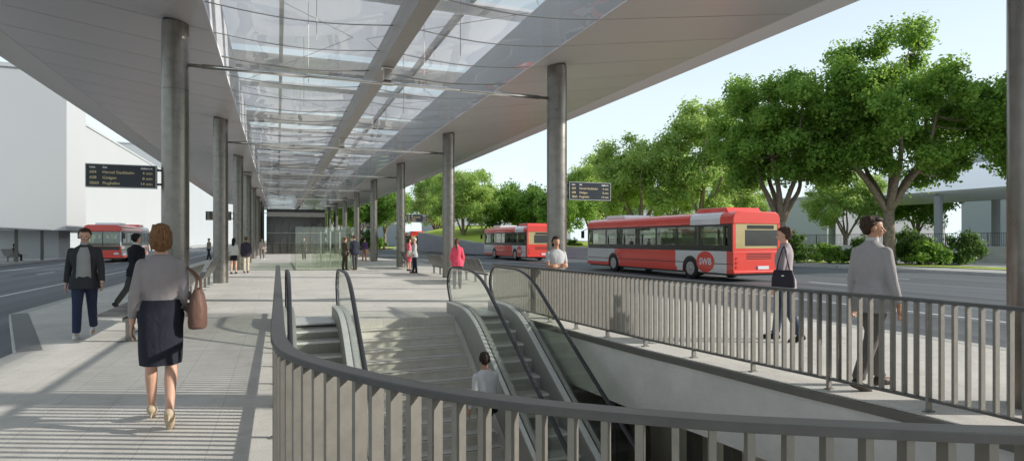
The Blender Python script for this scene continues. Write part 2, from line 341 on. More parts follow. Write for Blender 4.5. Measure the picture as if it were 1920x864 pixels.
    def build(s, name, mat, parent=None, loc=None, smooth=False, bevel=0.0, recalc=True):
        me = s.mesh(name)
        mats = mat if isinstance(mat, (list, tuple)) else [mat]
        for m in mats: me.materials.append(m)
        if len(mats) > 1: me.polygons.foreach_set('material_index', s.mi)
        if recalc:
            bm = bmesh.new(); bm.from_mesh(me); bmesh.ops.recalc_face_normals(bm, faces=bm.faces); bm.to_mesh(me); bm.free()
        return mobj(name, me, parent, loc, smooth, bevel)
def mobj(name, me, parent=None, loc=None, smooth=False, bevel=0.0):
    o = bpy.data.objects.new(name, me); COL.objects.link(o)
    if parent: o.parent = parent
    if loc: o.location = loc
    if smooth:
        me.polygons.foreach_set('use_smooth', [True]*len(me.polygons))
        if smooth == 'auto':
            try: me.set_sharp_from_angle(angle=R(38))
            except Exception: pass
    if bevel:
        b = o.modifiers.new('bevel', 'BEVEL'); b.width = bevel; b.segments = 2; b.limit_method = 'ANGLE'; b.angle_limit = R(40)
    return o
def thing(name, label, cat, loc=(0,0,0), rz=0, group=None):
    o = bpy.data.objects.new(name, None); COL.objects.link(o); o.location = loc; o.rotation_euler = (0,0,rz)
    o.empty_display_size = 0.2
    return tag(o, label, cat, group)
def tag(o, label, cat, group=None):
    o['label'] = label; o['category'] = cat
    if group: o['group'] = group
    return o
def struct(o): o['kind'] = 'structure'; return o
def copy_tree(o, parent=None):
    c = o.copy(); COL.objects.link(c)
    if parent: c.parent = parent
    for ch in [x for x in o.children]: copy_tree(ch, c)
    return c
def remeshed(mb, voxel, smooth=4, name='mesh', fac=0.5):
    me = mb.mesh(name)
    o = bpy.data.objects.new('temp', me); COL.objects.link(o)
    bm = bmesh.new(); bm.from_mesh(me); bmesh.ops.recalc_face_normals(bm, faces=bm.faces); bm.to_mesh(me); bm.free()
    r = o.modifiers.new('r', 'REMESH'); r.mode = 'VOXEL'; r.voxel_size = voxel
    if smooth:
        s = o.modifiers.new('s', 'SMOOTH'); s.iterations = smooth; s.factor = fac
    dg = bpy.context.evaluated_depsgraph_get(); dg.update()
    m2 = bpy.data.meshes.new_from_object(o.evaluated_get(dg)); m2.name = name
    bpy.data.objects.remove(o); bpy.data.meshes.remove(me)
    m2.polygons.foreach_set('use_smooth', [True]*len(m2.polygons))
    return m2
def text_mesh(body, size, extr=0.0, align='LEFT', bold=0.0):
    cu = bpy.data.curves.new('t', 'FONT'); cu.body = body; cu.size = size; cu.extrude = extr; cu.align_x = align; cu.offset = bold
    o = bpy.data.objects.new('t', cu); COL.objects.link(o)
    dg = bpy.context.evaluated_depsgraph_get(); dg.update()
    me = bpy.data.meshes.new_from_object(o.evaluated_get(dg)); bpy.data.objects.remove(o); bpy.data.curves.remove(cu)
    return me
def poly_sheet(outer, z, holes=(), thick=0.0, name='sheet', mat=None):
    bm = bmesh.new(); loops = []
    for loop in [outer]+list(holes):
        vs = [bm.verts.new((p[0], p[1], z)) for p in loop]
        for i in range(len(vs)): bm.edges.new((vs[i], vs[(i+1)%len(vs)]))
    bmesh.ops.triangle_fill(bm, use_beauty=True, use_dissolve=False, edges=bm.edges[:], normal=(0,0,1))
    for f in bm.faces:
        f.normal_update()
        if f.normal.z < 0: f.normal_flip()
    if thick:
        ex = bmesh.ops.extrude_face_region(bm, geom=bm.faces[:])
        for v in [g for g in ex['geom'] if isinstance(g, bmesh.types.BMVert)]: v.co.z -= thick
        bmesh.ops.recalc_face_normals(bm, faces=bm.faces)
    me = bpy.data.meshes.new(name); bm.to_mesh(me); bm.free()
    if mat: me.materials.append(mat)
    return mobj(name, me)
def catmull(P, per=12, closed=False):
    P = [Vector(p) for p in P]; out = []; n = len(P)
    for i in range(n-1 if not closed else n):
        a = P[(i-1)%n] if closed or i > 0 else P[0]*2-P[1]
        b, c = P[i], P[(i+1)%n]
        d = P[(i+2)%n] if closed or i+2 < n else P[-1]*2-P[-2]
        for k in range(per):
            t = k/per
            out.append(0.5*((2*b)+(c-a)*t+(2*a-5*b+4*c-d)*t*t+(3*b-a-3*c+d)*t**3))
    if not closed: out.append(P[-1])
    return out
def resample(pts, step):
    out = [pts[0].copy()]; tang = [(pts[1]-pts[0]).normalized()]; acc = 0
    for i in range(len(pts)-1):
        a, b = pts[i], pts[i+1]; L = (b-a).length
        if L < 1e-9: continue
        d = step-acc
        while d <= L:
            out.append(a.lerp(b, d/L)); tang.append((b-a).normalized()); d += step
        acc = (acc+L) % step
    return out, tang

# ------------------------------------------------------------------ people
def vrot(v, ang):  # rotate about z
    c, s = math.cos(ang), math.sin(ang); return Vector((v[0]*c-v[1]*s, v[0]*s+v[1]*c, v[2]))
def person(label, loc, rz, H=1.75, female=False, legs=((5, 3), (-5, 3)), arms=None, head=(0, 0), lean=0, skin='skin',
           top=('jacket', (0.3, 0.3, 0.3)), bottom=('trousers', (0.1, 0.1, 0.12)), shoes=(0.03, 0.03, 0.03), heel=0.0,
           hair=('short', (0.05, 0.03, 0.02)), shirt=None, open_front=False, vox=0.009, spread=0.0, seated=False, group=None, sleeve='long'):
    """facing +Y; person's right side is +X.  legs: (hip flex, knee bend) for right and left"""
    k = H/1.75
    sw = (0.165 if female else 0.195); hw = (0.088 if female else 0.085)
    wst = 0.80 if female else 1.0
    up = Vector
    legj = []
    for sgn, (a, b) in zip((1, -1), legs):
        hip = Vector((sgn*hw, 0, 0)); a, b = R(a), R(b)
        kn = hip+0.44*Vector((sgn*spread, math.sin(a), -math.cos(a))); an = kn+0.41*Vector((0, math.sin(a-b), -math.cos(a-b)))
        legj.append([hip, kn, an, a-b])
    hipz = max(-(min(l[2].z for l in legj))+0.085+heel, 0.3)
    if seated: hipz = seated
    off = Vector((0, 0, hipz))
    for l in legj:
        for i in range(3): l[i] = l[i]+off
    pel = Vector((0, 0, hipz))
    ln = R(lean); T = lambda p: pel+Vector((p[0], p[1]*math.cos(ln)+p[2]*math.sin(ln), -p[1]*math.sin(ln)+p[2]*math.cos(ln)))
    # torso points relative to pelvis height (0.92 standing)
    if arms is None: arms = (((0.12, 0.05, -1), (0.04, 0.22, -1)), ((-0.12, 0.0, -1), (-0.04, 0.2, -1)))
    armj = []
    for sgn, (u, f) in zip((1, -1), arms):
        sh = T((sgn*(sw-0.022), -0.012, 0.462)); u = Vector(u).normalized(); f = Vector(f).normalized()
        el = sh+u*0.285; wr = el+f*0.25; armj.append((sh, el, wr, f, sgn))
    def S(p): return Vector(p)*k
    # ---- body
    b = MB()
    def torso(mb, inf, zlo, zhi, extra_hem=0.0):
        prof = [(-0.10, 0.150, 0.105, 0.0), (0.0, 0.172*(1.04 if female else .97), 0.118, -0.01), (0.09, 0.150*(0.98 if female else 1), 0.105, 0.0), (0.19, 0.140*(0.86 if female else 1.02), 0.095, 0.005),
                (0.32, 0.160*(0.92 if female else 1.06), 0.112, 0.008), (0.41, 0.168*(0.90 if female else 1.10), 0.108, 0.0), (0.47, 0.155*(0.88 if female else 1.08), 0.088, -0.01), (0.515, 0.118*(0.88 if female else 1.06), 0.070, -0.014), (0.55, 0.070, 0.056, -0.012), (0.575, 0.05, 0.05, -0.012)]
        rs = []
        zs = [p[0] for p in prof]
        n = 14
        for i in range(n+1):
            z = zlo+(zhi-zlo)*i/n
            rx = np.interp(z, zs, [p[1] for p in prof]); ry = np.interp(z, zs, [p[2] for p in prof]); cy = np.interp(z, zs, [p[3] for p in prof])
            e = inf+(extra_hem*max(0, (0.12-z)/0.25) if extra_hem else 0)
            ring = []
            for q in range(24):
                a = 2*PI*q/24; c, s_ = math.cos(a), math.sin(a)
                ring.append(S(T(((rx+e)*math.copysign(abs(c)**0.85, c), cy+(ry+e)*math.copysign(abs(s_)**0.85, s_), z))))
            rs.append(ring)
        mb.rings(rs)
    torso(b, 0, -0.10, 0.575)
    # neck + head
    yaw, pitch = R(head[0]), R(head[1])
    nb = T((0, -0.012, 0.555)); hb = T((0, 0.012+0.02*math.sin(-pitch), 0.635))
    Hm = Matrix.Rotation(yaw, 3, 'Z') @ Matrix.Rotation(pitch-ln*0.5, 3, 'X')
    def HP(x, y, z): return S(hb+Hm@Vector((x, y, z)))
    HR = Hm
    b.cap(S(nb-Vector((0, 0, 0.03))), 0.058*k*(0.88 if female else 1), HP(0, 0.0, 0.02), 0.052*k*(0.88 if female else 1))
    hs = 0.95 if female else 1.0
    b.ell(HP(0, -0.012, 0.105), (0.074*k*hs, 0.093*k*hs, 0.092*k), HR, 18, 12)
    b.ell(HP(0, 0.028, 0.045), (0.056*k*hs, 0.058*k, 0.062*k), HR, 16, 10)
    b.ell(HP(0, 0.060, 0.004), (0.026*k, 0.022*k, 0.02*k), HR)
    b.ell(HP(0, 0.072, 0.082), (0.045*k, 0.014*k, 0.012*k), HR)          # brow
    b.cap(HP(0, 0.082, 0.075), 0.009*k, HP(0, 0.103, 0.045), 0.0125*k, 8)   # nose
    b.ell(HP(0, 0.083, 0.022), (0.024*k, 0.011*k, 0.008*k), HR)
    for sg in (1, -1):
        b.ell(HP(sg*0.074*hs, -0.005, 0.068), (0.009*k, 0.019*k, 0.031*k), HR, 10, 8)
        b.ell(HP(sg*0.034, 0.062, 0.045), (0.02*k, 0.018*k, 0.018*k), HR)
    # arms, hands
    for (sh, el, wr, f, sgn) in armj:
        b.cap(S(sh), 0.050*k, S(el), 0.038*k); b.cap(S(el), 0.038*k, S(wr), 0.026*k)
        side = f.cross(Vector((sgn, 0, 0.001)));
        if side.length < 0.2: side = f.cross(Vector((0, 1, 0)))
        side.normalize()                      # across the palm
        nrm = side.cross(f).normalized()
        if nrm.x*sgn > 0: nrm = -nrm          # palm faces the body
        pc = wr+f*0.055
        rot = Matrix((side, nrm, f)).transposed()
        b.ell(S(pc), (0.039*k, 0.017*k, 0.055*k), rot)
        fw = 1 if side.y > 0 else -1
        for q, ln_ in zip((-1.5, -0.5, 0.5, 1.5), (0.068, 0.080, 0.076, 0.06) if fw < 0 else (0.06, 0.076, 0.080, 0.068)):
            p0 = pc+f*0.035+side*q*0.0185; d1 = (f+nrm*0.28+side*q*0.05).normalized(); p1 = p0+d1*ln_*0.5
            d2 = (f+nrm*0.85).normalized(); p2 = p1+d2*ln_*0.5
            b.cap(S(p0), 0.0088*k, S(p1), 0.0083*k, 8); b.cap(S(p1), 0.0083*k, S(p2), 0.0068*k, 8)
        t0 = pc-f*0.02+side*fw*0.028; t1 = t0+(side*fw*0.75+f*0.6+nrm*0.25).normalized()*0.036; t2 = t1+(side*fw*0.2+f*0.9+nrm*0.3).normalized()*0.03
        b.cap(S(t0), 0.012*k, S(t1), 0.0105*k, 8); b.cap(S(t1), 0.0105*k, S(t2), 0.008*k, 8)
    for (hip, kn, an, sh_a) in legj:
        mid = hip.lerp(kn, 0.4)
        b.cap(S(hip), 0.083*k, S(mid), 0.076*k); b.cap(S(mid), 0.076*k, S(kn), 0.052*k)
        calf = kn.lerp(an, 0.32)+Vector((0, -0.014, 0))
        b.cap(S(kn), 0.050*k, S(calf), 0.052*k); b.cap(S(calf), 0.052*k, S(an), 0.033*k)
        ft = (Vector((0, math.cos(max(sh_a, -0.9)*0.9), math.sin(sh_a*0.9)))) if sh_a < -0.15 else Vector((0, 1, 0))
        if heel: ft = (ft+Vector((0, 0, -heel/0.14))).normalized()
        toe = an+ft*0.15-Vector((0, 0, 0.035 if not heel else 0.03))
        b.cap(S(an-Vector((0, 0.02, 0.035))), 0.033*k, S(toe), 0.028*k)
    body = mobj('person', remeshed(b, vox*k, 3, 'person'), None)
    body.data.materials.append(M[skin]); body.location = loc; body.rotation_euler = (0, 0, rz)
    tag(body, label, 'person', group)
    # eyes and mouth
    for sg in (1, -1):
        e = MB(); e.ell(HP(sg*0.030, 0.0775, 0.066), (0.0125*k, 0.006*k, 0.0055*k), HR, 10, 6); e.build('eye', M['eye'], body, smooth=True)
    e = MB(); e.ell(HP(0, 0.0905, 0.0215), (0.022*k, 0.006*k, 0.006*k), HR, 10, 6); e.build('mouth', M['lip'], body, smooth=True)
    # ---- bottom
    kind, bc = bottom; bm_ = fabric('cloth_%s_%d' % (kind, hash(bc) % 9999), bc)
    if kind in ('trousers', 'shorts'):
        t = MB(); torso(t, 0.013, -0.12, 0.13)
        for (hip, kn, an, sh_a) in legj:
            mid = hip.lerp(kn, 0.4)
            t.cap(S(hip), 0.100*k, S(mid), 0.090*k)
            if kind == 'trousers':
                t.cap(S(mid), 0.090*k, S(kn), 0.070*k); lo = kn.lerp(an, 0.93)
                t.tube([S(kn+Vector((0,0,0.02))), S(kn), S(kn.lerp(an, 0.4)), S(lo)], [0.060*k, 0.070*k, 0.066*k, 0.060*k], 16)
                t.ell(S(lo+Vector((0, 0.012, -0.005))), (0.060*k, 0.066*k, 0.03*k))
            else:
                t.tube([S(mid), S(hip.lerp(kn, 0.62))], [0.090*k, 0.092*k], 16)
        o = mobj('trousers' if kind == 'trousers' else 'shorts', remeshed(t, 0.012*k, 3), body); o.data.materials.append(bm_)
    else:
        ln_ = {'skirt': 0.47, 'dress': 0.50}[kind]
        t = MB(); rs = []
        for i in range(13):
            u = i/12; z = 0.15-u*(ln_+0.10)
            dz = max(0.0, -z); ys_ = [l[0].y+(l[1].y-l[0].y)*min(1, dz/max(0.05, l[0].z-l[1].z)) for l in legj]
            cy = sum(ys_)/2-0.005; sp_ = abs(ys_[0]-ys_[1])/2; tr_ = np.interp(dz, [0, 0.2, 0.44], [0.098, 0.088, 0.070])
            if kind == 'dress': tr_ += dz*0.12
            rx = np.interp(z, [-0.5, -0.1, 0, 0.08, 0.15], [0.088+tr_+0.006, 0.178, 0.190, 0.172, 0.150]); ry = max(tr_+sp_*1.12+0.008, np.interp(z, [-0.05, 0, 0.1, 0.15], [0.135, 0.138, 0.124, 0.116])) if z > -0.12 else tr_+sp_*1.12+0.02
            cy = cy-0.008 if z > -0.2 else cy; rs.append([S(pel+Vector((rx*math.copysign(abs(math.cos(a))**0.82, math.cos(a))*(1+0.010*math.sin(7*a+z*9)), cy+ry*math.copysign(abs(math.sin(a))**0.82, math.sin(a)), z))) for a in [2*PI*q/36 for q in range(36)]])
        t.rings(rs); o = t.build('skirt', bm_, body, smooth='auto')
    # ---- top
    kind, cc = top; tm = fabric('cloth_%s_%d' % (kind, hash(cc) % 9999), cc)
    t = MB(); inf = {'jacket': 0.021, 'coat': 0.026, 'shirt': 0.013, 'tee': 0.012, 'cardigan': 0.017}[kind]
    hem = {'jacket': -0.14, 'coat': -0.22, 'shirt': -0.02, 'tee': -0.05, 'cardigan': 0.06}[kind]
    torso(t, inf, hem, 0.56, 0.05 if kind in ('jacket', 'coat', 'cardigan') else 0.015)
    sl = {'jacket': 0.93, 'coat': 0.95, 'shirt': 0.9, 'tee': 0.0, 'cardigan': 0.8}[kind]
    for (sh, el, wr, f, sgn) in armj:
        e2 = inf*0.62
        t.ell(S(sh+Vector((0, 0, -0.004))), ((0.049+e2)*k, (0.052+e2)*k, (0.052+e2)*k))
        if sl:
            t.cap(S(sh), (0.050+e2)*k, S(el), (0.040+e2)*k); we = el.lerp(wr, sl)
            t.cap(S(el), (0.040+e2)*k, S(el.lerp(we, 0.5)), (0.036+e2)*k)
            t.tube([S(el), S(el.lerp(we, 0.5)), S(we)], [(0.038+e2)*k, (0.036+e2)*k, (0.030+e2)*k], 14)
        else:
            t.cap(S(sh), (0.05+e2)*k, S(sh.lerp(el, 0.6)), (0.046+e2)*k)
    if kind in ('jacket', 'coat'):
        t.tube([S(T((0, -0.014, 0.51))), S(T((0, -0.012, 0.588)))], [0.088*k, 0.062*k], 18)
    o = mobj(kind if kind != 'tee' else 'shirt', remeshed(t, 0.011*k, 3), body); o.data.materials.append(tm)
    if shirt:
        t = MB(); r0 = 0.128 if kind in ('jacket', 'coat') else 0.12
        pts = [(-0.04, 0.53), (0.04, 0.53), (0.036, 0.42), (0.010, 0.28), (-0.010, 0.28), (-0.036, 0.42)]
        if open_front: pts = [(-0.05, 0.53), (0.05, 0.53), (0.072, 0.42), (0.082, -0.04), (-0.082, -0.04), (-0.072, 0.42)]
        if open_front:
            prof_z = [-0.04, 0.09, 0.19, 0.32, 0.42, 0.47, 0.53]; prof_y = [0.142, 0.135, 0.131, 0.148, 0.136, 0.112, 0.078]
            nz_ = 9; rs = []
            for i in range(nz_+1):
                z = 0.53-0.57*i/nz_; hw_ = np.interp(z, [-0.04, 0.42, 0.53], [0.105, 0.088, 0.05]); yy = float(np.interp(z, prof_z, prof_y))+0.004
                rs.append([S(T((-hw_, yy-0.012, z))), S(T((0, yy, z))), S(T((hw_, yy-0.012, z))), S(T((hw_*0.8, yy-0.05, z))), S(T((-hw_*0.8, yy-0.05, z)))])
            t.rings(rs); t.build('shirt_front', fabric('shirtf_%d' % (hash(shirt) % 9999), shirt), body, smooth=True); t = MB(); pts = []
        pts2 = [(x, np.interp(z, [0.25, 0.36, 0.45, 0.535], [0.124, 0.138, 0.122, 0.075])+0.003, z) for x, z in pts]
        if pts: t.add([S(T(p)) for p in pts2]+[S(T((p[0]*0.8, p[1]-0.05, p[2]))) for p in pts2], [(0,1,2,3,4,5),(11,10,9,8,7,6)]+[(i,(i+1)%6,6+(i+1)%6,6+i) for i in range(6)])
        if pts: t.build('shirt_front', fabric('shirtf_%d' % (hash(shirt) % 9999), shirt), body)
        t = MB(); t.tube([S(T((0, -0.006, 0.565))), S(T((0, -0.004, 0.615)))], [0.064*k, 0.060*k], 18, False)
        t.build('collar', fabric('shirtf_%d' % (hash(shirt) % 9999), shirt), body, smooth=True)
    # ---- shoes
    for (hip, kn, an, sh_a) in legj:
        t = MB()
        ft = (Vector((0, math.cos(max(sh_a, -0.9)*0.9), math.sin(sh_a*0.9)))) if sh_a < -0.15 else Vector((0, 1, 0))
        if seated: ft = Vector((0, 1, 0))
        upv = Vector((0, -ft.z, ft.y)) if ft.z else Vector((0, 0, 1))
        if heel:
            ft = (ft+upv*(-heel/0.15)).normalized(); upv = Vector((0, -ft.z, ft.y))
        c = an-upv*0.045
        t.cap(S(c-ft*0.028), 0.043*k, S(c+ft*0.055+upv*0.004), 0.046*k); t.cap(S(c+ft*0.055), 0.044*k, S(c+ft*0.165-upv*0.008), 0.037*k)
        if heel: t.cap(S(c-ft*0.035), 0.02*k, S(c-ft*0.03-upv*(heel+0.02)), 0.008*k, 8)
        else: t.ell(S(an+Vector((0, 0, -0.01))), (0.043*k, 0.05*k, 0.035*k))
        o = mobj('shoe', remeshed(t, 0.009*k, 2), body); o.data.materials.append(fabric('shoe_%d' % (hash(shoes) % 9999), shoes, 0.45))
    # ---- hair
    kind, hc = hair
    if kind != 'none':
        t = MB()
        t.ell(HP(0, -0.030, 0.125), (0.083*k*hs, 0.090*k*hs, 0.086*k), HR, 20, 12)
        t.ell(HP(0, 0.020, 0.158), (0.066*k*hs, 0.066*k, 0.042*k), HR, 16, 10)
        t.ell(HP(0, -0.055, 0.07), (0.066*k*hs, 0.058*k, 0.070*k), HR, 16, 10)
        if kind in ('long', 'bob', 'pony'):
            for sg in (1, -1): t.cap(HP(sg*0.066, -0.022, 0.115), 0.028*k, HP(sg*0.070, -0.03, 0.02), 0.024*k)
            if kind in ('bob', 'long'): t.ell(HP(0, -0.055, 0.03), (0.082*k, 0.052*k, 0.085*k), HR)
            if kind == 'long':
                t.cap(HP(0, -0.075, 0.03), 0.06*k, HP(0, -0.105, -0.16), 0.045*k); t.cap(HP(0.03, -0.075, 0.03), 0.05*k, HP(0.04, -0.10, -0.14), 0.035*k); t.cap(HP(-0.03, -0.075, 0.03), 0.05*k, HP(-0.04, -0.10, -0.14), 0.035*k)
            if kind == 'pony':
                t.cap(HP(0, -0.12, 0.10), 0.03*k, HP(0, -0.14, -0.06), 0.034*k); t.cap(HP(0, -0.14, -0.06), 0.034*k, HP(0, -0.13, -0.19), 0.014*k)
        rl_ = random.Random(int(H*1000)+len(label))
        if vox < 0.0095:
            for _ in range(34):
                a = rl_.uniform(PI*0.85, PI*2.15); top_ = rl_.uniform(0.10, 0.20); low = rl_.uniform(0.03, 0.10) if kind == 'short' else rl_.uniform(-0.06, 0.05)
                if math.sin(a) > 0.25: continue
                rr_ = 0.083 if kind == 'short' else 0.088
                q0 = HP(rr_*0.72*hs*math.cos(a), -0.03+rr_*0.85*math.sin(a), top_); q1 = HP((rr_-0.002)*hs*math.cos(a+rl_.uniform(-.3, .3)), -0.035+rr_*math.sin(a), (top_+low)/2); q2 = HP((rr_*0.93)*hs*math.cos(a+rl_.uniform(-.3, .3)), -0.04+rr_*0.9*math.sin(a), low)
                t.tube([q0, q1, q2], [0.008*k, 0.013*k, 0.004*k], 8)
        if kind == 'bun': t.ell(HP(0, -0.125, 0.12), (0.045*k, 0.04*k, 0.045*k), HR)
        o = mobj('hair', remeshed(t, 0.008*k, 2), body)
        o.data.materials.append(fabric('hair_%d' % (hash(hc) % 9999), hc, 0.55))
    return body, k, armj, pel, T

def handbag(label, body_loc, rz, pos, size, col, strap_top, straps=True, cat='handbag'):
    """rounded bag hanging at pos (local to the person), strap up to strap_top"""
    root = thing('handbag', label, cat, body_loc, rz)
    w, d, h = size; t = MB()
    x, y, z = pos
    rs = []
    for (zz, fw, fd) in ((-0.5, 0.92, 0.9), (-0.45, 1.0, 1.0), (0.0, 0.98, 1.0), (0.35, 0.86, 0.7), (0.5, 0.78, 0.35)):
        rs.append((x, y, z+zz*h, d/2*fd, w/2*fw))
    t.loft(rs, 28, 3.2)
    m = fabric('bag_%d' % (hash(col) % 9999), col, 0.5)
    t.build('bag_body', m, root, smooth='auto')
    s = MB()
    for dx in (-0.02, 0.025):
        pts = catmull([(x+dx, y-w*0.28, z+h*0.42), (x+dx*0.5, y-w*0.16, (z+h*0.5+strap_top[2])/2), strap_top, (x+dx*0.5, y+w*0.16, (z+h*0.5+strap_top[2])/2), (x+dx, y+w*0.28, z+h*0.42)], 6)
        s.tube(pts, 0.009, 8)
    s.build('strap', m, root, smooth=True)
    c = MB(); c.box(x-d/2-0.004, x-d/2+0.01, y-0.02, y+0.02, z+h*0.15, z+h*0.22); c.build('clasp', M['rod'], root)
    return root

# ================================================================== PEOPLE
def P_(px, py): return (px, py, 0)
STAIR_Y0, RISE, GO = 12.6, 0.165, 0.288
def stair_z(y): return -RISE*math.ceil(max(0, (STAIR_Y0-y)/GO))

# woman walking away in the foreground
rz = R(4)
body, k, armj, pel, T = person('woman walking away in grey cardigan and dark pencil skirt with ginger hair', (-0.95, 6.05, 0), rz, H=1.68, female=True,
    legs=((-14, 12), (14, 8)), arms=(((0.18, -0.06, -1), (0.10, 0.75, -0.75)), ((-0.22, -0.10, -1), (-0.10, 0.25, -1))), vox=0.0068,
    top=('cardigan', (0.30, 0.27, 0.275)), bottom=('skirt', (0.022, 0.024, 0.034)), shoes=(0.50, 0.40, 0.28), heel=0.06,
    hair=('bob', (0.20, 0.10, 0.045)), head=(0, 4))
handbag('brown leather handbag hanging from the right shoulder of the woman in the pencil skirt', (-0.95, 6.05, 0), rz, (0.285, -0.03, 1.00), (0.36, 0.15, 0.34), (0.15, 0.085, 0.065), (0.20, -0.02, 1.36))
# man with white shoes, far left
person('man in jeans and white trainers walking along the left kerb', (-3.0, 12.0, 0), R(187), H=1.80, legs=((16, 6), (-14, 14)),
    arms=(((0.2, -0.25, -1), (0.1, 0.1, -1)), ((-0.2, 0.25, -1), (-0.1, 0.5, -1))), vox=0.008,
    open_front=True, top=('jacket', (0.045, 0.045, 0.05)), shirt=(0.36, 0.36, 0.35), bottom=('trousers', (0.035, 0.045, 0.085)), shoes=(0.7, 0.7, 0.68), hair=('short', (0.05, 0.03, 0.02)))
# man in black suit
person('man in black suit jacket striding away beside the left road', (-3.1, 16.5, 0), R(-38), H=1.80, legs=((24, 4), (-22, 20)),
    arms=(((0.12, -0.25, -1), (0.06, 0.0, -1)), ((-0.14, 0.2, -1), (-0.06, 0.5, -1))), vox=0.009,
    top=('jacket', (0.014, 0.015, 0.02)), shirt=(0.6, 0.6, 0.6), bottom=('trousers', (0.055, 0.06, 0.055)), shoes=(0.03, 0.03, 0.03), hair=('short', (0.015, 0.012, 0.012)))
# man in light grey suit at right
person('man in light grey suit looking right beside the nearest railing posts', (6.02, 4.75, 0), R(-96), H=1.86, legs=((-14, 10), (14, 5)),
    arms=(((0.16, 0.1, -1), (0.05, 0.28, -1)), ((-0.16, -0.08, -1), (-0.08, 0.1, -1))), vox=0.0068, head=(-36, 0), skin='skin2',
    top=('jacket', (0.36, 0.34, 0.345)), shirt=(0.55, 0.55, 0.56), bottom=('trousers', (0.16, 0.145, 0.135)), shoes=(0.06, 0.045, 0.035), hair=('short', (0.05, 0.028, 0.018)))
# mauve jacket man
person('man in pale mauve jacket and blue jeans behind the railing', (7.55, 7.5, 0), R(38), H=1.80, legs=((12, 6), (-10, 12)),
    arms=(((0.14, -0.1, -1), (0.05, 0.15, -1)), ((-0.16, 0.12, -1), (-0.05, 0.30, -1))), vox=0.008, head=(0, 0),
    top=('jacket', (0.34, 0.29, 0.31)), bottom=('trousers', (0.05, 0.07, 0.12)), shoes=(0.02, 0.02, 0.02), hair=('short', (0.07, 0.04, 0.03)))
handbag('dark shoulder bag at the side of the man in mauve', (7.55, 7.5, 0), R(38), (-0.31, -0.02, 1.0), (0.34, 0.12, 0.27), (0.025, 0.022, 0.035), (-0.19, -0.02, 1.50), cat='shoulder bag')
# arms folded
person('person in pale t-shirt with folded arms behind the escalator railing', (5.32, 11.3, 0), R(172), H=1.66, legs=((3, 3), (-3, 3)), skin='skin2',
    arms=(((0.12, 0.35, -1), (-0.95, 0.42, 0.1)), ((-0.12, 0.32, -1), (0.95, 0.5, 0.02))), vox=0.008,
    top=('tee', (0.50, 0.50, 0.51)), bottom=('trousers', (0.08, 0.08, 0.09)), shoes=(0.1, 0.1, 0.1), hair=('bob', (0.03, 0.018, 0.012)))
# on the stairs
ys = 9.2
person('man in white shirt and black trousers climbing the wide stairs', (3.12, ys, stair_z(ys+0.12)), R(12), H=1.78, legs=((38, 42), (-4, 6)), lean=8,
    arms=(((0.22, 0.1, -1), (-0.15, 0.75, 1.0)), ((-0.2, -0.1, -1), (-0.1, 0.35, -1))), vox=0.008, head=(-20, 6), skin='skin2',
    top=('shirt', (0.62, 0.63, 0.66)), bottom=('trousers', (0.012, 0.012, 0.014)), shoes=(0.02, 0.02, 0.02), hair=('short', (0.03, 0.02, 0.016)))
# pink tops on the right
person('woman in pink jacket with ponytail near the escalators', (5.5, 19.3, 0), R(-25), H=1.64, female=True, legs=((4, 3), (-4, 3)),
    arms=(((0.25, 0.05, -1), (-0.1, 0.4, -1)), ((-0.25, 0.05, -1), (0.1, 0.4, -1))), vox=0.011,
    top=('jacket', (0.78, 0.10, 0.16)), bottom=('trousers', (0.03, 0.03, 0.04)), shoes=(0.03, 0.03, 0.03), hair=('pony', (0.10, 0.05, 0.03)))
person('woman in pink coat and skirt with white leggings facing a white-haired person', (6.35, 31.3, 0), R(-100), H=1.66, female=True, legs=((4, 3), (-4, 3)),
    arms=(((0.15, 0.1, -1), (0.0, 0.6, -0.4)), ((-0.15, 0.1, -1), (0, 0.7, -0.3))), vox=0.012,
    top=('coat', (0.62, 0.13, 0.19)), bottom=('skirt', (0.60, 0.11, 0.16)), shoes=(0.03, 0.03, 0.03), hair=('bob', (0.03, 0.018, 0.012)))
handbag('cream handbag held by the woman in the pink coat', (6.35, 31.3, 0), R(-100), (0.30, 0.08, 0.90), (0.38, 0.16, 0.30), (0.62, 0.58, 0.45), (0.22, 0.08, 1.30))
person('white-haired person in grey jacket and dark trousers beside the benches', (6.2, 29.3, 0), R(80), H=1.70, legs=((5, 3), (-5, 3)),
    arms=(((0.15, 0.1, -1), (0, 0.5, -0.6)), ((-0.15, 0.1, -1), (0, 0.5, -0.6))), vox=0.012,
    top=('jacket', (0.42, 0.42, 0.41)), bottom=('trousers', (0.03, 0.035, 0.05)), shoes=(0.02, 0.02, 0.02), hair=('short', (0.62, 0.60, 0.54)))
# two men in the middle
person('man in brown suit standing by the glass screen', (3.35, 33.55, 0), R(-60), H=1.72, legs=((3, 3), (-4, 3)), vox=0.012,
    arms=(((0.15, 0.1, -1), (-0.1, 0.7, -0.2)), ((-0.15, 0.1, -1), (0.1, 0.7, -0.2))),
    top=('jacket', (0.075, 0.062, 0.045)), bottom=('trousers', (0.065, 0.05, 0.035)), shoes=(0.03, 0.02, 0.02), hair=('short', (0.16, 0.07, 0.04)), head=(0, -12))
person('taller man in dark blue suit leaning over the glass screen', (3.85, 33.4, 0), R(15), H=1.84, legs=((5, 3), (-6, 3)), vox=0.012, lean=6,
    top=('jacket', (0.035, 0.037, 0.055)), bottom=('trousers', (0.07, 0.07, 0.075)), shoes=(0.1, 0.05, 0.03), hair=('short', (0.10, 0.05, 0.04)), head=(20, -15))
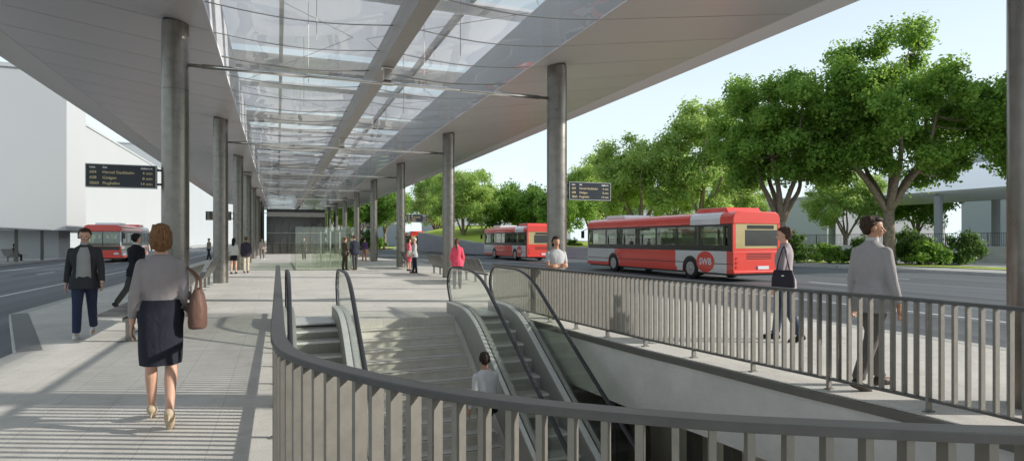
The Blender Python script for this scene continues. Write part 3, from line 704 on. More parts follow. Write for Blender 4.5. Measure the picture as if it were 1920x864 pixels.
# couple on the left
person('woman in white blouse and black shorts standing by the left columns', (-1.95, 31.6, 0), R(-12), H=1.68, female=True, legs=((4, 3), (-5, 4)), vox=0.011,
    arms=(((0.15, 0.1, -1), (-0.1, 0.3, -0.9)), ((-0.15, 0.1, -1), (-0.3, 0.7, -0.1))),
    top=('shirt', (0.58, 0.57, 0.54)), bottom=('shorts', (0.015, 0.016, 0.022)), shoes=(0.02, 0.02, 0.02), hair=('long', (0.012, 0.011, 0.012)))
person('man in dark purple jacket and beige trousers beside the woman in the white blouse', (-1.45, 32.3, 0), R(6), H=1.74, legs=((4, 3), (-4, 3)), vox=0.011,
    top=('jacket', (0.05, 0.045, 0.065)), bottom=('trousers', (0.50, 0.46, 0.37)), shoes=(0.12, 0.03, 0.025), hair=('short', (0.13, 0.05, 0.03)))
# distant people
person('person in purple top and tan trousers near the far right columns', (6.2, 47.6, 0), R(-30), H=1.72, legs=((6, 4), (-6, 6)), vox=0.014,
    top=('shirt', (0.10, 0.06, 0.15)), bottom=('trousers', (0.36, 0.20, 0.13)), shoes=(0.2, 0.06, 0.05), hair=('short', (0.03, 0.02, 0.02)))
person('distant person in dark trousers crossing the left road', (-5.2, 54.6, 0), R(60), H=1.74, legs=((14, 5), (-12, 10)), vox=0.014,
    top=('shirt', (0.30, 0.28, 0.25)), bottom=('trousers', (0.03, 0.03, 0.04)), shoes=(0.02, 0.02, 0.02), hair=('short', (0.25, 0.14, 0.08)))
person('distant person in white trainers walking by the far left columns', (-1.2, 54.2, 0), R(170), H=1.74, legs=((14, 5), (-12, 10)), vox=0.014,
    top=('tee', (0.42, 0.36, 0.32)), bottom=('trousers', (0.20, 0.17, 0.15)), shoes=(0.7, 0.7, 0.7), hair=('short', (0.05, 0.03, 0.02)))
person('distant dark figure standing behind the glass screen', (2.0, 52.5, 0), R(180), H=1.76, legs=((3, 3), (-3, 3)), vox=0.014,
    top=('coat', (0.06, 0.055, 0.05)), bottom=('trousers', (0.05, 0.05, 0.05)), shoes=(0.02, 0.02, 0.02), hair=('short', (0.03, 0.02, 0.02)))
person('person in dark red top seated on the bench in the left bus shelter', (-19.05, 57.8, 0.0), R(-75), H=1.70, seated=0.52, legs=((82, 82), (80, 84)), vox=0.014,
    arms=(((0.15, 0.3, -1), (-0.2, 0.9, 0.1)), ((-0.15, 0.3, -1), (0.2, 0.9, 0.1))),
    top=('shirt', (0.15, 0.025, 0.035)), bottom=('trousers', (0.03, 0.03, 0.035)), shoes=(0.02, 0.02, 0.02), hair=('bob', (0.02, 0.015, 0.015)))
M['skin_hidden'] = M['skin']

# ================================================================== SETTING: ground, roads, platform
rail_ctrl = [(0, 14.2), (0, 11), (0, 8), (0, 5.2), (0, 4.1), (0.01, 3.6), (0.07, 3.18), (0.255, 2.72), (0.515, 2.27), (0.739, 1.99), (0.935, 1.80), (1.194, 1.59), (1.456, 1.42),
             (1.984, 1.13), (2.6, 0.90), (3.3, 0.80), (4.1, 0.92), (4.9, 1.32), (5.42, 2.0), (5.66, 2.8), (5.70, 3.4), (5.62, 4.3), (5.48, 5.2), (5.32, 6.6), (5.15, 8.0), (4.97, 10.4), (4.84, 12.4), (4.80, 13.7)]
rail_path = catmull([(x, y, 0) for x, y in rail_ctrl], 10)
def offset_path(path, d):
    out = []
    for i, p in enumerate(path):
        t = (path[min(i+1, len(path)-1)]-path[max(i-1, 0)]).normalized(); out.append(p+Vector((-t.y, t.x, 0))*d)
    return out
inner = offset_path(rail_path, 0.14)      # path runs anticlockwise: left-hand side is the pit
hole = [(p.x, p.y) for p in inner if p.y < 12.45]
hole = [(hole[0][0], 12.45)]+hole+[(hole[-1][0], 12.45)]
hole_rev = hole

plat = [(-3.5, -30), (-3.5, 10.6), (-5.4, 16.1), (-5.4, 85), (-4.5, 100), (-1, 108), (3, 104), (5.8, 82), (7.6, 60), (9.0, 51), (9.9, 38), (10.1, 25), (10.1, -30)]
p = poly_sheet(plat, 0.0, [hole_rev], 0.30, 'platform', M['pave']); struct(p)
# lighter kerb edge as a slightly raised sheet along the platform edge
def strip(name, path, w, z, mat, side=1):
    mb = MB(); pts = [Vector((x, y, 0)) for x, y in path]; o = offset_path(pts, w*side)
    vs = [(a.x, a.y, z) for a in pts]+[(a.x, a.y, z) for a in o]; n = len(pts)
    mb.add(vs, [(i, i+1, n+i+1, n+i) for i in range(n-1)]); ob = mb.build(name, mat, recalc=False)
    me = ob.data
    if me.polygons[0].normal.z < 0: me.flip_normals()
    return ob
struct(strip('kerb', [(-5.4, 16.1), (-5.4, 85)], 0.22, 0.004, M['kerb'], -1))
struct(strip('kerb', [(-5.39, 16.15), (-3.48, 10.62)], 0.30, 0.005, M['kerbdark'], 1))
struct(strip('kerb', [(-3.5, 10.6), (-3.5, -30)], 0.22, 0.004, M['kerb'], 1))
struct(strip('kerb', [(10.1, -30), (10.1, 25), (9.9, 38), (9.0, 51), (7.6, 60)], 0.25, 0.004, M['kerb'], 1))
# ground with a hole under the platform
outer = [(-900, -300), (1200, -300), (1200, 2500), (-900, 2500)]
under = [(-1.5, -1.5), (9.0, -1.5), (9.0, 14.6), (-1.5, 14.6)]
struct(poly_sheet(outer, -0.16, [under], 0, 'ground', M['ground']))
struct(poly_sheet([(-17.5, -40), (-3.2, -40), (-3.2, 109), (-3.0, 400), (-17.5, 400)], -0.152, [], 0, 'road', M['asphalt']))
far_edge = [(32.6, -60), (32.6, 25), (31.6, 40), (28.0, 50), (23.2, 58), (20.6, 72), (19.6, 86), (19.8, 106), (24, 116)]
struct(poly_sheet([(9.2, -60)]+far_edge+[(-2.9, 116), (-2.9, 98), (3, 90), (5, 70), (7, 50), (9.2, 38)], -0.148, [], 0, 'road', M['asphalt']))
struct(poly_sheet([(-80, -40), (-17.5, -40), (-17.5, 400), (-80, 400)], 0.0, [], 0.16, 'pavement', M['pave2']))
fe = far_edge
struct(poly_sheet(fe+[(60, 150), (60, -60)], 0.0, [], 0.155, 'pavement', M['pave2']))
struct(strip('kerb', fe[:7], 0.3, 0.006, M['kerb'], -1))
# markings (thin sheets)
def line_mark(x, y0, y1, w=0.14, dash=None):
    mb = MB()
    if dash:
        y = y0
        while y < y1: mb.add([(x, y, -0.144), (x+w, y, -0.144), (x+w, y+dash[0], -0.144), (x, y+dash[0], -0.144)], [(0,1,2,3)]); y += dash[1]
    else: mb.add([(x, y0, -0.144), (x+w, y0, -0.144), (x+w, y1, -0.144), (x, y1, -0.144)], [(0,1,2,3)])
    struct(mb.build('road_marking', M['marking'], recalc=False))
line_mark(14.4, -40, 46, 0.13); line_mark(20.6, -38, 66, 0.14, (3.2, 9.0)); line_mark(26.3, -35, 48, 0.14, (3.2, 9.0)); line_mark(17.9, 40, 100, 0.12, (3, 8))
line_mark(-8.1, -30, 200, 0.14); line_mark(-11.5, -30, 200, 0.14, (2.6, 7.5)); line_mark(-14.5, -30, 200, 0.12)
# dark drain strip by the opening
# ---- lower level
struct(poly_sheet([(-1.4, -1.4), (14, -1.4), (14, 14.5), (-1.4, 14.5)], -4.6, [], 0, 'lower_floor', M['hallwall']))
mb = MB()
th_ = 0.12
cl = hole
pit_wall = MB()
vs = []; fs = []
band = [Vector((x, y, 0)) for x, y in hole]
n = len(band)
def wall_band(pts, z0, z1, d, mat, name, lab, cat):
    a = offset_path(pts, d); b = offset_path(pts, d-0.18); mb = MB(); n = len(pts); rs = []
    for i in range(n): rs.append([(a[i].x, a[i].y, z1), (a[i].x, a[i].y, z0), (b[i].x, b[i].y, z0), (b[i].x, b[i].y, z1)])
    mb.rings(rs); o = mb.build(name, mat, smooth='auto'); tag(o, lab, cat); return o
edge_pts = [p for p in rail_path if p.y < 12.6]
wall_band(edge_pts, -0.95, -0.10, 0.16, M['concrete'], 'concrete_wall', 'smooth concrete wall band curving under the railing around the stair opening', 'wall')
o = wall_band(edge_pts, -0.105, -0.012, 0.185, M['darktrim'], 'edge_beam', 'dark metal edge strip below the railing around the stair opening', 'edge strip')
lw = MB(); lw.box(-1.4, 0.0, 0.4, 14.5, -4.6, -0.96); tag(lw.build('side_wall', M['stair']), 'concrete wall down the left side of the escalator pit', 'wall')
lw = MB(); lw.box(6.5, 6.8, -1.4, 14.5, -4.6, -0.96); lw.box(-1.4, 12.5, 14.2, 14.5, -4.6, -0.31); lw.box(4.95, 12.5, 12.9, 13.1, -4.6, -0.96)
lw.box(-1.4, 12.5, -1.7, -1.42, -4.6, -0.31)
tag(lw.build('hall_wall', M['hallwall']), 'brown wall of the underground hall below the stair opening', 'wall')
cm = MB(); inn2 = offset_path(edge_pts, 0.05)
struct(poly_sheet([(-1.4, -1.4), (12.9, -1.4), (12.9, 14.4), (-1.4, 14.4)], -0.945, [[(q.x, q.y) for q in inn2]], 0, 'lower_ceiling', M['hallwall']))
for i, (x, y) in enumerate([(5.9, 9.0), (6.0, 6.9), (6.1, 4.8), (6.2, 8.0), (6.2, 10.2)]):
    q = MB(); q.box(x-0.09, x+0.09, y-0.09, y+0.09, -4.6, -0.95); q.box(x-0.14, x+0.14, y-0.14, y+0.14, -4.6, -4.55)
    tag(q.build('hall_post', M['darktrim'], bevel=0.008), 'slim dark steel post in the lower hall, %s' % ['nearest the foot of the right escalator', 'second behind the concrete band', 'third behind the concrete band', 'furthest right at the back', 'at the back near the escalators'][i], 'post', 'posts in the lower hall')

# ================================================================== RAILING
rl = thing('railing', 'curved bronze-grey railing of flat upright bars around the stair opening', 'railing', (0, 0, 0))
def z_path(path, z): return [Vector((p.x, p.y, z)) for p in path]
hp = MB(); hp.sweep(z_path(rail_path, 1.035), [(-0.042, -0.016), (0.042, -0.016), (0.042, 0.016), (-0.042, 0.016)]); hp.build('top_rail', M['railtop'], rl, bevel=0.004)
hp = MB(); hp.sweep(z_path(rail_path, 0.115), [(-0.03, -0.013), (0.03, -0.013), (0.03, 0.013), (-0.03, 0.013)]); hp.build('bottom_rail', M['railtop'], rl, bevel=0.003)
pts, tg = resample(rail_path, 0.110)
items = list(zip(pts, tg))
post_n = 0; bars = []
for i, (p, t) in enumerate(items):
    nrm = Vector((-t.y, t.x, 0))
    if i % 9 == 0:
        q = MB(); q.obox((p.x, p.y, 0.52), t*0.0135, nrm*0.032, (0, 0, 0.50))
        q.obox((p.x, p.y, 0.006), t*0.03, nrm*0.055, (0, 0, 0.006))
        q.build('post', M['rail'], rl, bevel=0.002)
    else: bars.append((p, t, nrm))
bars.sort(key=lambda b: (b[0]-Vector((0.4, 0.0, 0))).length)
def barmesh(mb, p, t, nrm): mb.obox((p.x, p.y, 0.574), t*0.0115, nrm*0.031, (0, 0, 0.444))
for b in bars[:99]:
    q = MB(); barmesh(q, *b); q.build('bar', M['rail'], rl, bevel=0.0015)
q = MB()
for b in bars[99:]: barmesh(q, *b)
o = q.build('bars', M['rail'], rl); o['kind'] = 'stuff'

# ================================================================== STAIRS
st = thing('staircase', 'wide pale concrete staircase between the two escalators', 'staircase', (2.35, STAIR_Y0, 0))
for i in range(26):
    y1 = STAIR_Y0-i*GO-2.35*0; q = MB()
    yy = STAIR_Y0-i*GO
    q.box(1.33-2.35, 3.47-2.35, yy-GO-0.035-STAIR_Y0, yy+0.0-STAIR_Y0, -(i+1)*RISE-0.035, -(i+1)*RISE)
    q.box(1.33-2.35, 3.47-2.35, yy-GO-STAIR_Y0, yy-0.01-STAIR_Y0, -(i+1)*RISE-0.22, -(i+1)*RISE-0.037)
    sp = q.build('step', M['stair'], st, bevel=0.004)
    q = MB(); q.box(1.36-2.35, 3.44-2.35, yy-GO-0.020-STAIR_Y0, yy-GO+0.025-STAIR_Y0, -(i+1)*RISE+0.0005, -(i+1)*RISE+0.003); q.build('nosing_shadow_strip', M['kerbdark'], sp)  # dark strip paints in the shadow line at each tread edge
q = MB(); q.box(1.33-2.35, 3.47-2.35, -0.005, 0.25, -0.33, -0.005); q.build('landing_edge', M['stair'], st)
q = MB(); q.prism([(0, -0.4), (-26*GO, -26*RISE-0.4), (-26*GO, -4.58), (0, -4.58)], 'x', 1.35-2.35, 3.45-2.35); q.build('soffit_block', M['concrete'], st)

# ================================================================== ESCALATORS
def fillet(profile, rad, n=6):
    out = [Vector(profile[0])]
    for i in range(1, len(profile)-1):
        a, b, c = Vector(profile[i-1]), Vector(profile[i]), Vector(profile[i+1]); r = rad[i-1] if hasattr(rad, '__len__') else rad
        d1 = (a-b).normalized(); d2 = (c-b).normalized(); s, e = b+d1*r, b+d2*r
        for k in range(n+1):
            t = k/n; out.append((s*(1-t)+b*t)*(1-t)+(b*(1-t)+e*t)*t)
    out.append(Vector(profile[-1])); return out
def escalator(name_label, xc, w):
    root = thing('escalator', name_label, 'escalator', (xc, 12.4, 0)); Y0 = 12.4
    hl, hr = -w/2, w/2; s = 0.577
    # profiles in (y, z) going from the top newel down; slope line z = .766-.577*(10.68-y)
    yb = 3.6; zl = lambda y: 0.766-s*(10.68-y)
    hand = fillet([(13.05, 0.22), (13.36, 0.55), (13.20, 1.0), (11.085, 1.0), (yb, zl(yb))], [0.3, 0.30, 0.9, 0], 8)
    hand = fillet([(13.10, 0.24), (13.38, 0.62), (13.16, 1.0), (11.085, 1.0), (yb, zl(yb))], [0.22, 0.28, 0.75], 9)
    deck = fillet([(13.12, 0.25), (11.45, 0.25), (yb, 0.25-s*(11.45-yb))], [0.8], 9)
    base = fillet([(13.12, 0.0), (11.75, 0.0), (yb, -s*(11.75-yb)-0.05)], [0.8], 9)
    for sx, x in ((-1, hl), (1, hr)):
        # glass sheet from decking up to the handrail
        mb = MB()
        top = hand; bot = deck
        poly = [Vector((p.x, p.y)) for p in hand]+[Vector((p.x, p.y)) for p in reversed(deck)]
        n = 36; rs = []
        yy = np.linspace(13.30, yb+0.02, n)
        hy = [p.x for p in hand]; hz = [p.y for p in hand]
        # upper branch of the handrail as function of y
        ub = sorted([(p.x, p.y) for p in hand[14:]]); lb = sorted([(p.x, p.y) for p in hand[:14]])
        db = sorted([(p.x, p.y) for p in deck])
        for y in yy:
            zt = float(np.interp(y, [q[0] for q in ub], [q[1] for q in ub])); zb = float(np.interp(y, [q[0] for q in db], [q[1] for q in db]))
            if y > 13.1: zb = float(np.interp(y, [13.1, 13.32], [0.26, 0.52])); zt = min(zt, 0.93)
            rs.append([(x-0.005, y-Y0, zb-0.01), (x+0.005, y-Y0, zb-0.01), (x+0.005, y-Y0, zt-0.012), (x-0.005, y-Y0, zt-0.012)])
        mb.rings(rs); mb.build('balustrade_glass', M['glass'], root)
        # handrail
        mb = MB(); path = [Vector((x, p.x-Y0, p.y)) for p in hand]
        mb.sweep(path, [(math.cos(a)*0.040, math.sin(a)*0.022) for a in [2*PI*q/12 for q in range(12)]], up=Vector((0, 0, 1)) if False else Vector((1, 0, 0)).cross(Vector((0, 1, 0)))) if False else None
        rs = []
        for i, p in enumerate(path):
            t = (path[min(i+1, len(path)-1)]-path[max(i-1, 0)]).normalized(); X = Vector((1, 0, 0)); u = X.cross(t)
            rs.append([p+X*math.cos(a)*0.038+u*math.sin(a)*0.020 for a in [2*PI*q/14 for q in range(14)]])
        mb.rings(rs); hr_ = mb.build('handrail', M['rubber'], root, smooth=True)
        mb = MB(); rs = []
        for i, p in enumerate(path[:-1]):
            t = (path[min(i+1, len(path)-1)]-path[max(i-1, 0)]).normalized(); X = Vector((1, 0, 0)); u = X.cross(t)
            sgn = 1 if u.y*0+1 else 1; c = Vector((x, 12.7-Y0, 0.6)); 
            if i > 26: c = p+Vector((0, 0, -1))
            u = u if (c-p).dot(u) > 0 else -u
            rs.append([p+u*0.024+X*a for a in (-0.014, 0.014)]+[p+u*0.036+X*a for a in (0.014, -0.014)])
        mb.rings(rs); mb.build('guide_rail', M['rod'], hr_)
        # decking: reflection painted in, light strips on the camera side of the glass, dark beyond
        mb = MB(); rs = []
        for i, p in enumerate(deck):
            a, b = x-sx*0.02, x-sx*0.135
            if sx > 0: a, b = x-0.115, x-0.012
            else: a, b = x+0.012, x+0.115
            rs.append([(a, p.x-Y0, p.y-0.03), (b, p.x-Y0, p.y-0.03), (b, p.x-Y0, p.y), (a, p.x-Y0, p.y)])
        mb.rings(rs); mb.build('inner_decking', M['alu'] if sx > 0 else M['skirt'], root, bevel=0.004)
        mb = MB(); rs = []
        for i, p in enumerate(deck):
            a, b = (x+0.012, x+0.085) if sx > 0 else (x-0.085, x-0.012)
            rs.append([(a, p.x-Y0, p.y-0.03), (b, p.x-Y0, p.y-0.03), (b, p.x-Y0, p.y-0.002), (a, p.x-Y0, p.y-0.002)])
        mb.rings(rs); mb.build('outer_decking', M['alu'] if sx < 0 else M['skirt'], root)
        mb = MB(); rs = []   # skirt panel facing the steps
        a, b = (x-0.128, x-0.110) if sx > 0 else (x+0.110, x+0.128)
        for p in deck: rs.append([(a, p.x-Y0, p.y-0.75), (b, p.x-Y0, p.y-0.75), (b, p.x-Y0, p.y-0.032), (a, p.x-Y0, p.y-0.032)])
        mb.rings(rs); mb.build('skirt_panel', M['skirt'], root)
        mb = MB(); rs = []
        a, b = (x+0.068, x+0.084) if sx > 0 else (x-0.084, x-0.068)
        for p in deck: rs.append([(a, p.x-Y0, p.y-1.0), (b, p.x-Y0, p.y-1.0), (b, p.x-Y0, p.y-0.032), (a, p.x-Y0, p.y-0.032)])
        mb.rings(rs); mb.build('side_cladding', M['skirt'], root)
        mb = MB(); mb.box(x-0.085, x+0.085, 13.12-Y0, 13.16-Y0, -0.05, 0.25); mb.box(x-0.022, x+0.022, 13.10-Y0, 13.20-Y0, 0.2, 0.285); mb.build('newel_base', M['skirt'], root, bevel=0.006)
    xi = w/2-0.108
    mb = MB(); mb.box(-xi, xi, 12.42-Y0, 13.35-Y0, -0.02, 0.009); mb.build('landing_plate', M['alu'], root, bevel=0.002)
    mb = MB(); mb.box(-xi, xi, 12.20-Y0, 12.417-Y0, -0.02, 0.013)
    for q in range(40):
        xx = -xi+0.01+q*(2*xi-0.02)/39; mb.box(xx-0.004, xx+0.004, 12.15-Y0, 12.205-Y0, -0.015, 0.008)
    mb.build('comb_plate', M['alu'], root)
    y, z = 12.16-Y0, -0.02; drops = [0.05, 0.14, 0.20]+[0.23]*17
    for i, dz in enumerate(drops):
        z2 = z-dz; mb = MB(); mb.cur = 0
        # riser below the nosing at y, next tread at z2 in front of it
        mb.cur = 1; mb.box(-xi+0.004, xi-0.004, y-0.004, y+0.025, z2-0.03, z-0.034)
        for q in range(26):
            xx = -xi+0.02+q*(2*xi-0.04)/25; mb.box(xx-0.006, xx+0.006, y-0.012, y-0.0045, z2-0.03, z-0.036)
        mb.cur = 0; mb.box(-xi+0.004, xi-0.004, y-0.385, y-0.012, z2-0.03, z2-0.006)
        for q in range(30):
            xx = -xi+0.016+q*(2*xi-0.032)/29; mb.box(xx-0.0045, xx+0.0045, y-0.385, y-0.014, z2-0.0065, z2)
        mb.cur = 2; mb.box(-xi+0.004, xi-0.004, y-0.405, y-0.386, z2-0.034, z2+0.002)
        mb.build('step', [M['tread'], M['riser'], M['nosing']], root); y -= 0.398; z = z2
    mb = MB(); mb.box(-xi, xi, 4.0-Y0, 4.02-Y0+0.02, -4.6, -3.9); mb.build('lower_panel', M['skirt'], root)
    return root
escalator('left escalator beside the straight run of railing, going down to the hall', 0.67, 1.0)
escalator('right escalator beside the curved railing and concrete wall, going down to the hall', 4.09, 1.0)
for x0, x1, lab in ((1.30, 1.335, 'narrow wall between left escalator and stairs'), (3.465, 3.50, 'narrow wall between right escalator and stairs')):
    q = MB(); q.prism([(12.6, 0.0), (12.6, -4.6), (4.4, -4.6), (4.4, -4.55), (11.9, -0.25)], 'x', x0, x1)
    tag(q.build('stair_wall', M['concrete']), lab, 'wall')

# ================================================================== STATION CANOPY
BAY = 10.8
COLY = [3.6+BAY*i for i in range(0, 9)]
Y_A, Y_B = -16.2, 97.2
cn = thing('station_canopy', 'long metal-clad bus station roof with a glazed middle strip', 'canopy', (2.4, 0, 6.0))
def cp(x, y, z): return (x-2.4, y, z-6.0)
def zl_(x): return 5.85+0.15*abs(x)
def zr_(x): return 5.10+0.155*x
step = BAY/6
for nm, (xa, xb, f) in {'left': (-1.30, -6.43, zl_), 'right': (6.05, 11.15, zr_)}.items():
    mb = MB(); y = Y_A
    while y < Y_B-0.01:
        g = 0.017
        vs = [cp(xa, y+g, f(xa)), cp(xb, y+g, f(xb)), cp(xb, y+step-g, f(xb)), cp(xa, y+step-g, f(xa))]
        vs += [(v[0], v[1], v[2]+0.03) for v in vs]
        mb.add(vs, [(0,1,2,3), (7,6,5,4), (0,4,5,1), (1,5,6,2), (2,6,7,3), (3,7,4,0)]); y += step
    mb.build('soffit', M['soffit'], cn)
    mb = MB(); vs = [cp(xa, Y_A, f(xa)+0.032), cp(xb, Y_A, f(xb)+0.032), cp(xb, Y_B, f(xb)+0.032), cp(xa, Y_B, f(xa)+0.032)]
    mb.add(vs, [(0,1,2,3)]); mb.build('soffit_backing', M['joint'], cn, recalc=False)
    xe = -7.33 if nm == 'left' else 12.07; ze = 6.79 if nm == 'left' else 6.92; s = -1 if nm == 'left' else 1
    mb = MB()
    prof = [(xb+s*0.012, f(xb)+0.008), (xe, ze), (xe+s*0.10, ze+0.07), (xe+s*0.10, ze+0.40), (xb+s*0.012, ze+0.40)]
    mb.prism([(a-2.4, b-6.0) for a, b in prof], 'y', Y_A, Y_B); mb.build('edge_trim', M['soffit2'], cn)
    mb = MB(); mb.prism([(xb-2.4-0.012, f(xb)-6.006), (xb-2.4+0.012, f(xb)-6.006), (xb-2.4+0.02, f(xb)-5.985), (xb-2.4-0.02, f(xb)-5.985)], 'y', Y_A, Y_B); mb.build('crease_highlight_strip', M['alu'], cn)  # bright thin strip stands in for the highlight along the soffit crease
    mb = MB(); mb.box(min(xa+s*0.03, xe)-2.4, max(xa+s*0.03, xe)-2.4, Y_A, Y_B, 1.33, 1.38); mb.build('roof_deck', M['whiteroof'], cn)
    mb = MB(); mb.box(xa-2.4, xa-2.4-s*0.02+s*0.04, Y_A, Y_B, f(xa)-6+0.034, 1.40); mb.build('inner_upstand', M['whiteroof'], cn)
# spine beam
mb = MB(); mb.box(-0.16, 0.16, Y_A, Y_B, -0.36, 0.20); mb.build('spine_beam', M['beam'], cn, bevel=0.012)
# glass panes: one per bay and side, lightly sagging
gy = [-16.2+BAY*i for i in range(0, 11)]
for i in range(len(gy)-1):
    ya, yb2 = gy[i], min(gy[i+1], Y_B)
    if yb2 <= ya: continue
    for xa, xb in ((-1.27, 2.23), (2.57, 6.02)):
        mb = MB(); nx = 14; ny = 30
        vs = []
        for j in range(ny+1):
            for q in range(nx+1):
                u = q/nx; v = j/ny; x = xa+(xb-xa)*u
                e = 6.04; z = e-0.13*math.sin(PI*u)*1.0-0.012*abs(math.sin(PI*v*6))*math.sin(PI*u)+0.006*math.sin(x*2.1+v*31)
                vs.append(cp(x, ya+0.012+(yb2-ya-0.024)*v, z))
        fs = [(j*(nx+1)+q, j*(nx+1)+q+1, (j+1)*(nx+1)+q+1, (j+1)*(nx+1)+q) for j in range(ny) for q in range(nx)]
        mb.add(vs, fs); mb.build('glass_pane', M['roofglass'], cn, smooth=True, recalc=False)
        for j in range(6):
            mb = MB(); y = ya+j*step; pts = []
            for q in range(13):
                u = q/12; pts.append(cp(xa+(xb-xa)*u, y, 6.04-0.13*math.sin(PI*u)-0.012))
            mb.tube(pts, 0.010 if j else 0.018, 6); mb.build('glazing_bar', M['beam'], cn, smooth=True)
# upper roof: white slabs with open slots, cross beams and hangers
for i in range(-1, 9):
    yc = 3.6+BAY*i   # column line
    mb = MB(); mb.add([(-5.6, yc+3.0, 2.29), (5.6, yc+3.0, 2.29), (5.6, yc+BAY-2.5, 2.29), (-5.6, yc+BAY-2.5, 2.29)], [(0, 1, 2, 3)]); mb.build('upper_panel', M['membrane'], cn, recalc=False)
    mb = MB(); mb.box(-5.6, 5.6, yc-1.55, yc-1.05, 1.85, 2.35); mb.build('cross_beam', M['beam'], cn)
    mb = MB(); mb.box(-5.6, 5.6, yc+1.3, yc+2.1, 1.95, 2.05); mb.build('louvre', M['whiteroof'], cn, bevel=0.01)
    mb = MB()
    for x in (-1.6, 1.7):
        for yy in (yc-0.3, yc+3.6, yc+6.8): mb.tube([(x, yy, 0.02), (x, yy, 2.3)], 0.009, 6)
    mb.build('hanger', M['beam'], cn)
    mb = MB()
    for (x0, y0, x1, y1) in ((-3.7, yc+0.2, -0.2, yc+5.2), (3.7, yc+0.2, 0.2, yc+5.2), (-3.7, yc+BAY-0.4, -0.2, yc+5.2), (3.7, yc+BAY-0.4, 0.2, yc+5.2)):
        mb.tube([(x0, y0, 1.5), (x1, y1, 1.95)], 0.011, 6)
    mb.build('brace', M['rod'], cn)
    for x in (-2.3, 2.5):
        mb = MB(); mb.box(x-0.06, x+0.06, yc-1.0, yc+BAY-1.6, 2.0, 2.24); mb.build('rafter', M['beam'], cn)
# cross tie rods with a clamp under the spine beam
for i, y in enumerate(COLY):
    mb = MB(); mb.tube([cp(-1.76, y, 5.28), cp(6.56, y, 5.28)], 0.038, 12); r = mb.build('tie_rod', M['rod'], cn, smooth=True)
    
    for xa, xb in ((-1.5, 0.6), (4.2, 6.3)): mb = MB(); mb.tube([cp(xa, y, 5.28), cp(xb, y, 5.28)], 0.05, 12); mb.build('sleeve', M['rod'], r, smooth=True)
    mb = MB(); mb.box(-0.09, 0.09, y-0.08, y+0.08, -0.66, -0.363); mb.box(-0.14, 0.14, y-0.12, y+0.12, -0.385, -0.362)
    mb.tube([(-0.13, y, -0.72), (0.13, y, -0.72)], 0.06, 12); mb.build('clamp', M['rod'], r, bevel=0.006)
for s, x, f in ((0, -2.0, zl_), (1, 6.8, zr_)):
    for i, y in enumerate(COLY):
        if s == 0 and i == 0: continue
        side = 'right' if s else 'left'
        kk = i if s == 0 else i+1
        lab = 'round steel column, %s from the front in the %s row' % (ORD[kk-1], side)
        c = thing('column', lab, 'column', (x, y, 0), 0, 'round columns carrying the canopy')
        mb = MB(); mb.tube([(0, 0, 0.0), (0, 0, 4.72)], 0.26, 40); mb.build('lower_shaft', M['column'], c, smooth='auto')
        mb = MB(); mb.tube([(0, 0, 4.728), (0, 0, f(x)-0.03)], 0.26, 40); mb.build('upper_shaft', M['column'], c, smooth='auto')
        mb = MB(); mb.tube([(0, 0, 4.70), (0, 0, 4.75)], 0.256, 40); mb.build('joint_ring', M['joint'], c, smooth='auto')
        mb = MB(); mb.tube([(0, 0, f(x)-0.03), (0, 0, f(x)+0.06)], 0.235, 40); mb.build('head', M['joint'], c, smooth='auto')

# ================================================================== DEPARTURE SIGNS
def sign_tree():
    root = thing('departure_sign', 'x', 'sign')
    # sign plane faces -Y and +Y; local x from 0 (column side) to -1.24
    mb = MB(); mb.box(-1.24, 0, -0.045, 0.045, 0, 0.47); mb.build('housing', M['signbody'], root, bevel=0.008)
    for s in (-1, 1):
        mb = MB(); mb.box(-1.22, -0.02, s*0.046, s*0.048, 0.02, 0.45); face = mb.build('display', M['signface'], root)
        mb = MB()
        for (a, b, c, d) in ((-1.24, 0, 0.457, 0.472), (-1.24, 0, -0.002, 0.013), (-1.242, -1.228, 0.0135, 0.4565), (-0.012, 0.002, 0.0135, 0.4565)): mb.box(a, b, s*0.044, s*0.054, c, d)
        mb.build('frame', M['signframe'], root)
        rows = [(0.385, 0.052, (('Linie', 0.0), ('Ziel', 0.22)), 'Abfahrt in', 'ledwhite'),
                (0.280, 0.080, (('604', 0.0), ('Hersel Stadtbahn', 0.22)), '4 min', 'amber'),
                (0.170, 0.080, (('608', 0.0), ('Gielgen', 0.22)), '8 min', 'amber'),
                (0.060, 0.080, (('SB60', 0.0), ('Flughafen', 0.22)), '14 min', 'amber')]
        for z, size, left, right, mt in rows:
            parts = [(t, dx, 'LEFT') for t, dx in left]+[(right, 1.10, 'RIGHT')]
            for t, dx, al in parts:
                key = (t, size, al)
                if key not in TXT: TXT[key] = text_mesh(t, size, 0.001, al, 0.0012)
                me = TXT[key].copy(); me.materials.append(M[mt]); o = mobj('display_text', me, face)
                if s < 0: o.location = (-1.17+dx, s*0.0495, z); o.rotation_euler = (R(90), 0, 0)
                else: o.location = (-0.07-dx, s*0.0495, z); o.rotation_euler = (R(90), 0, R(180))
    for z in (0.09, 0.38):
        mb = MB(); mb.box(0.0, 0.12, -0.02, 0.02, z-0.022, z+0.022); mb.build('bracket', M['signbody'], root)
    return root
TXT = {}
sg = sign_tree(); first = True
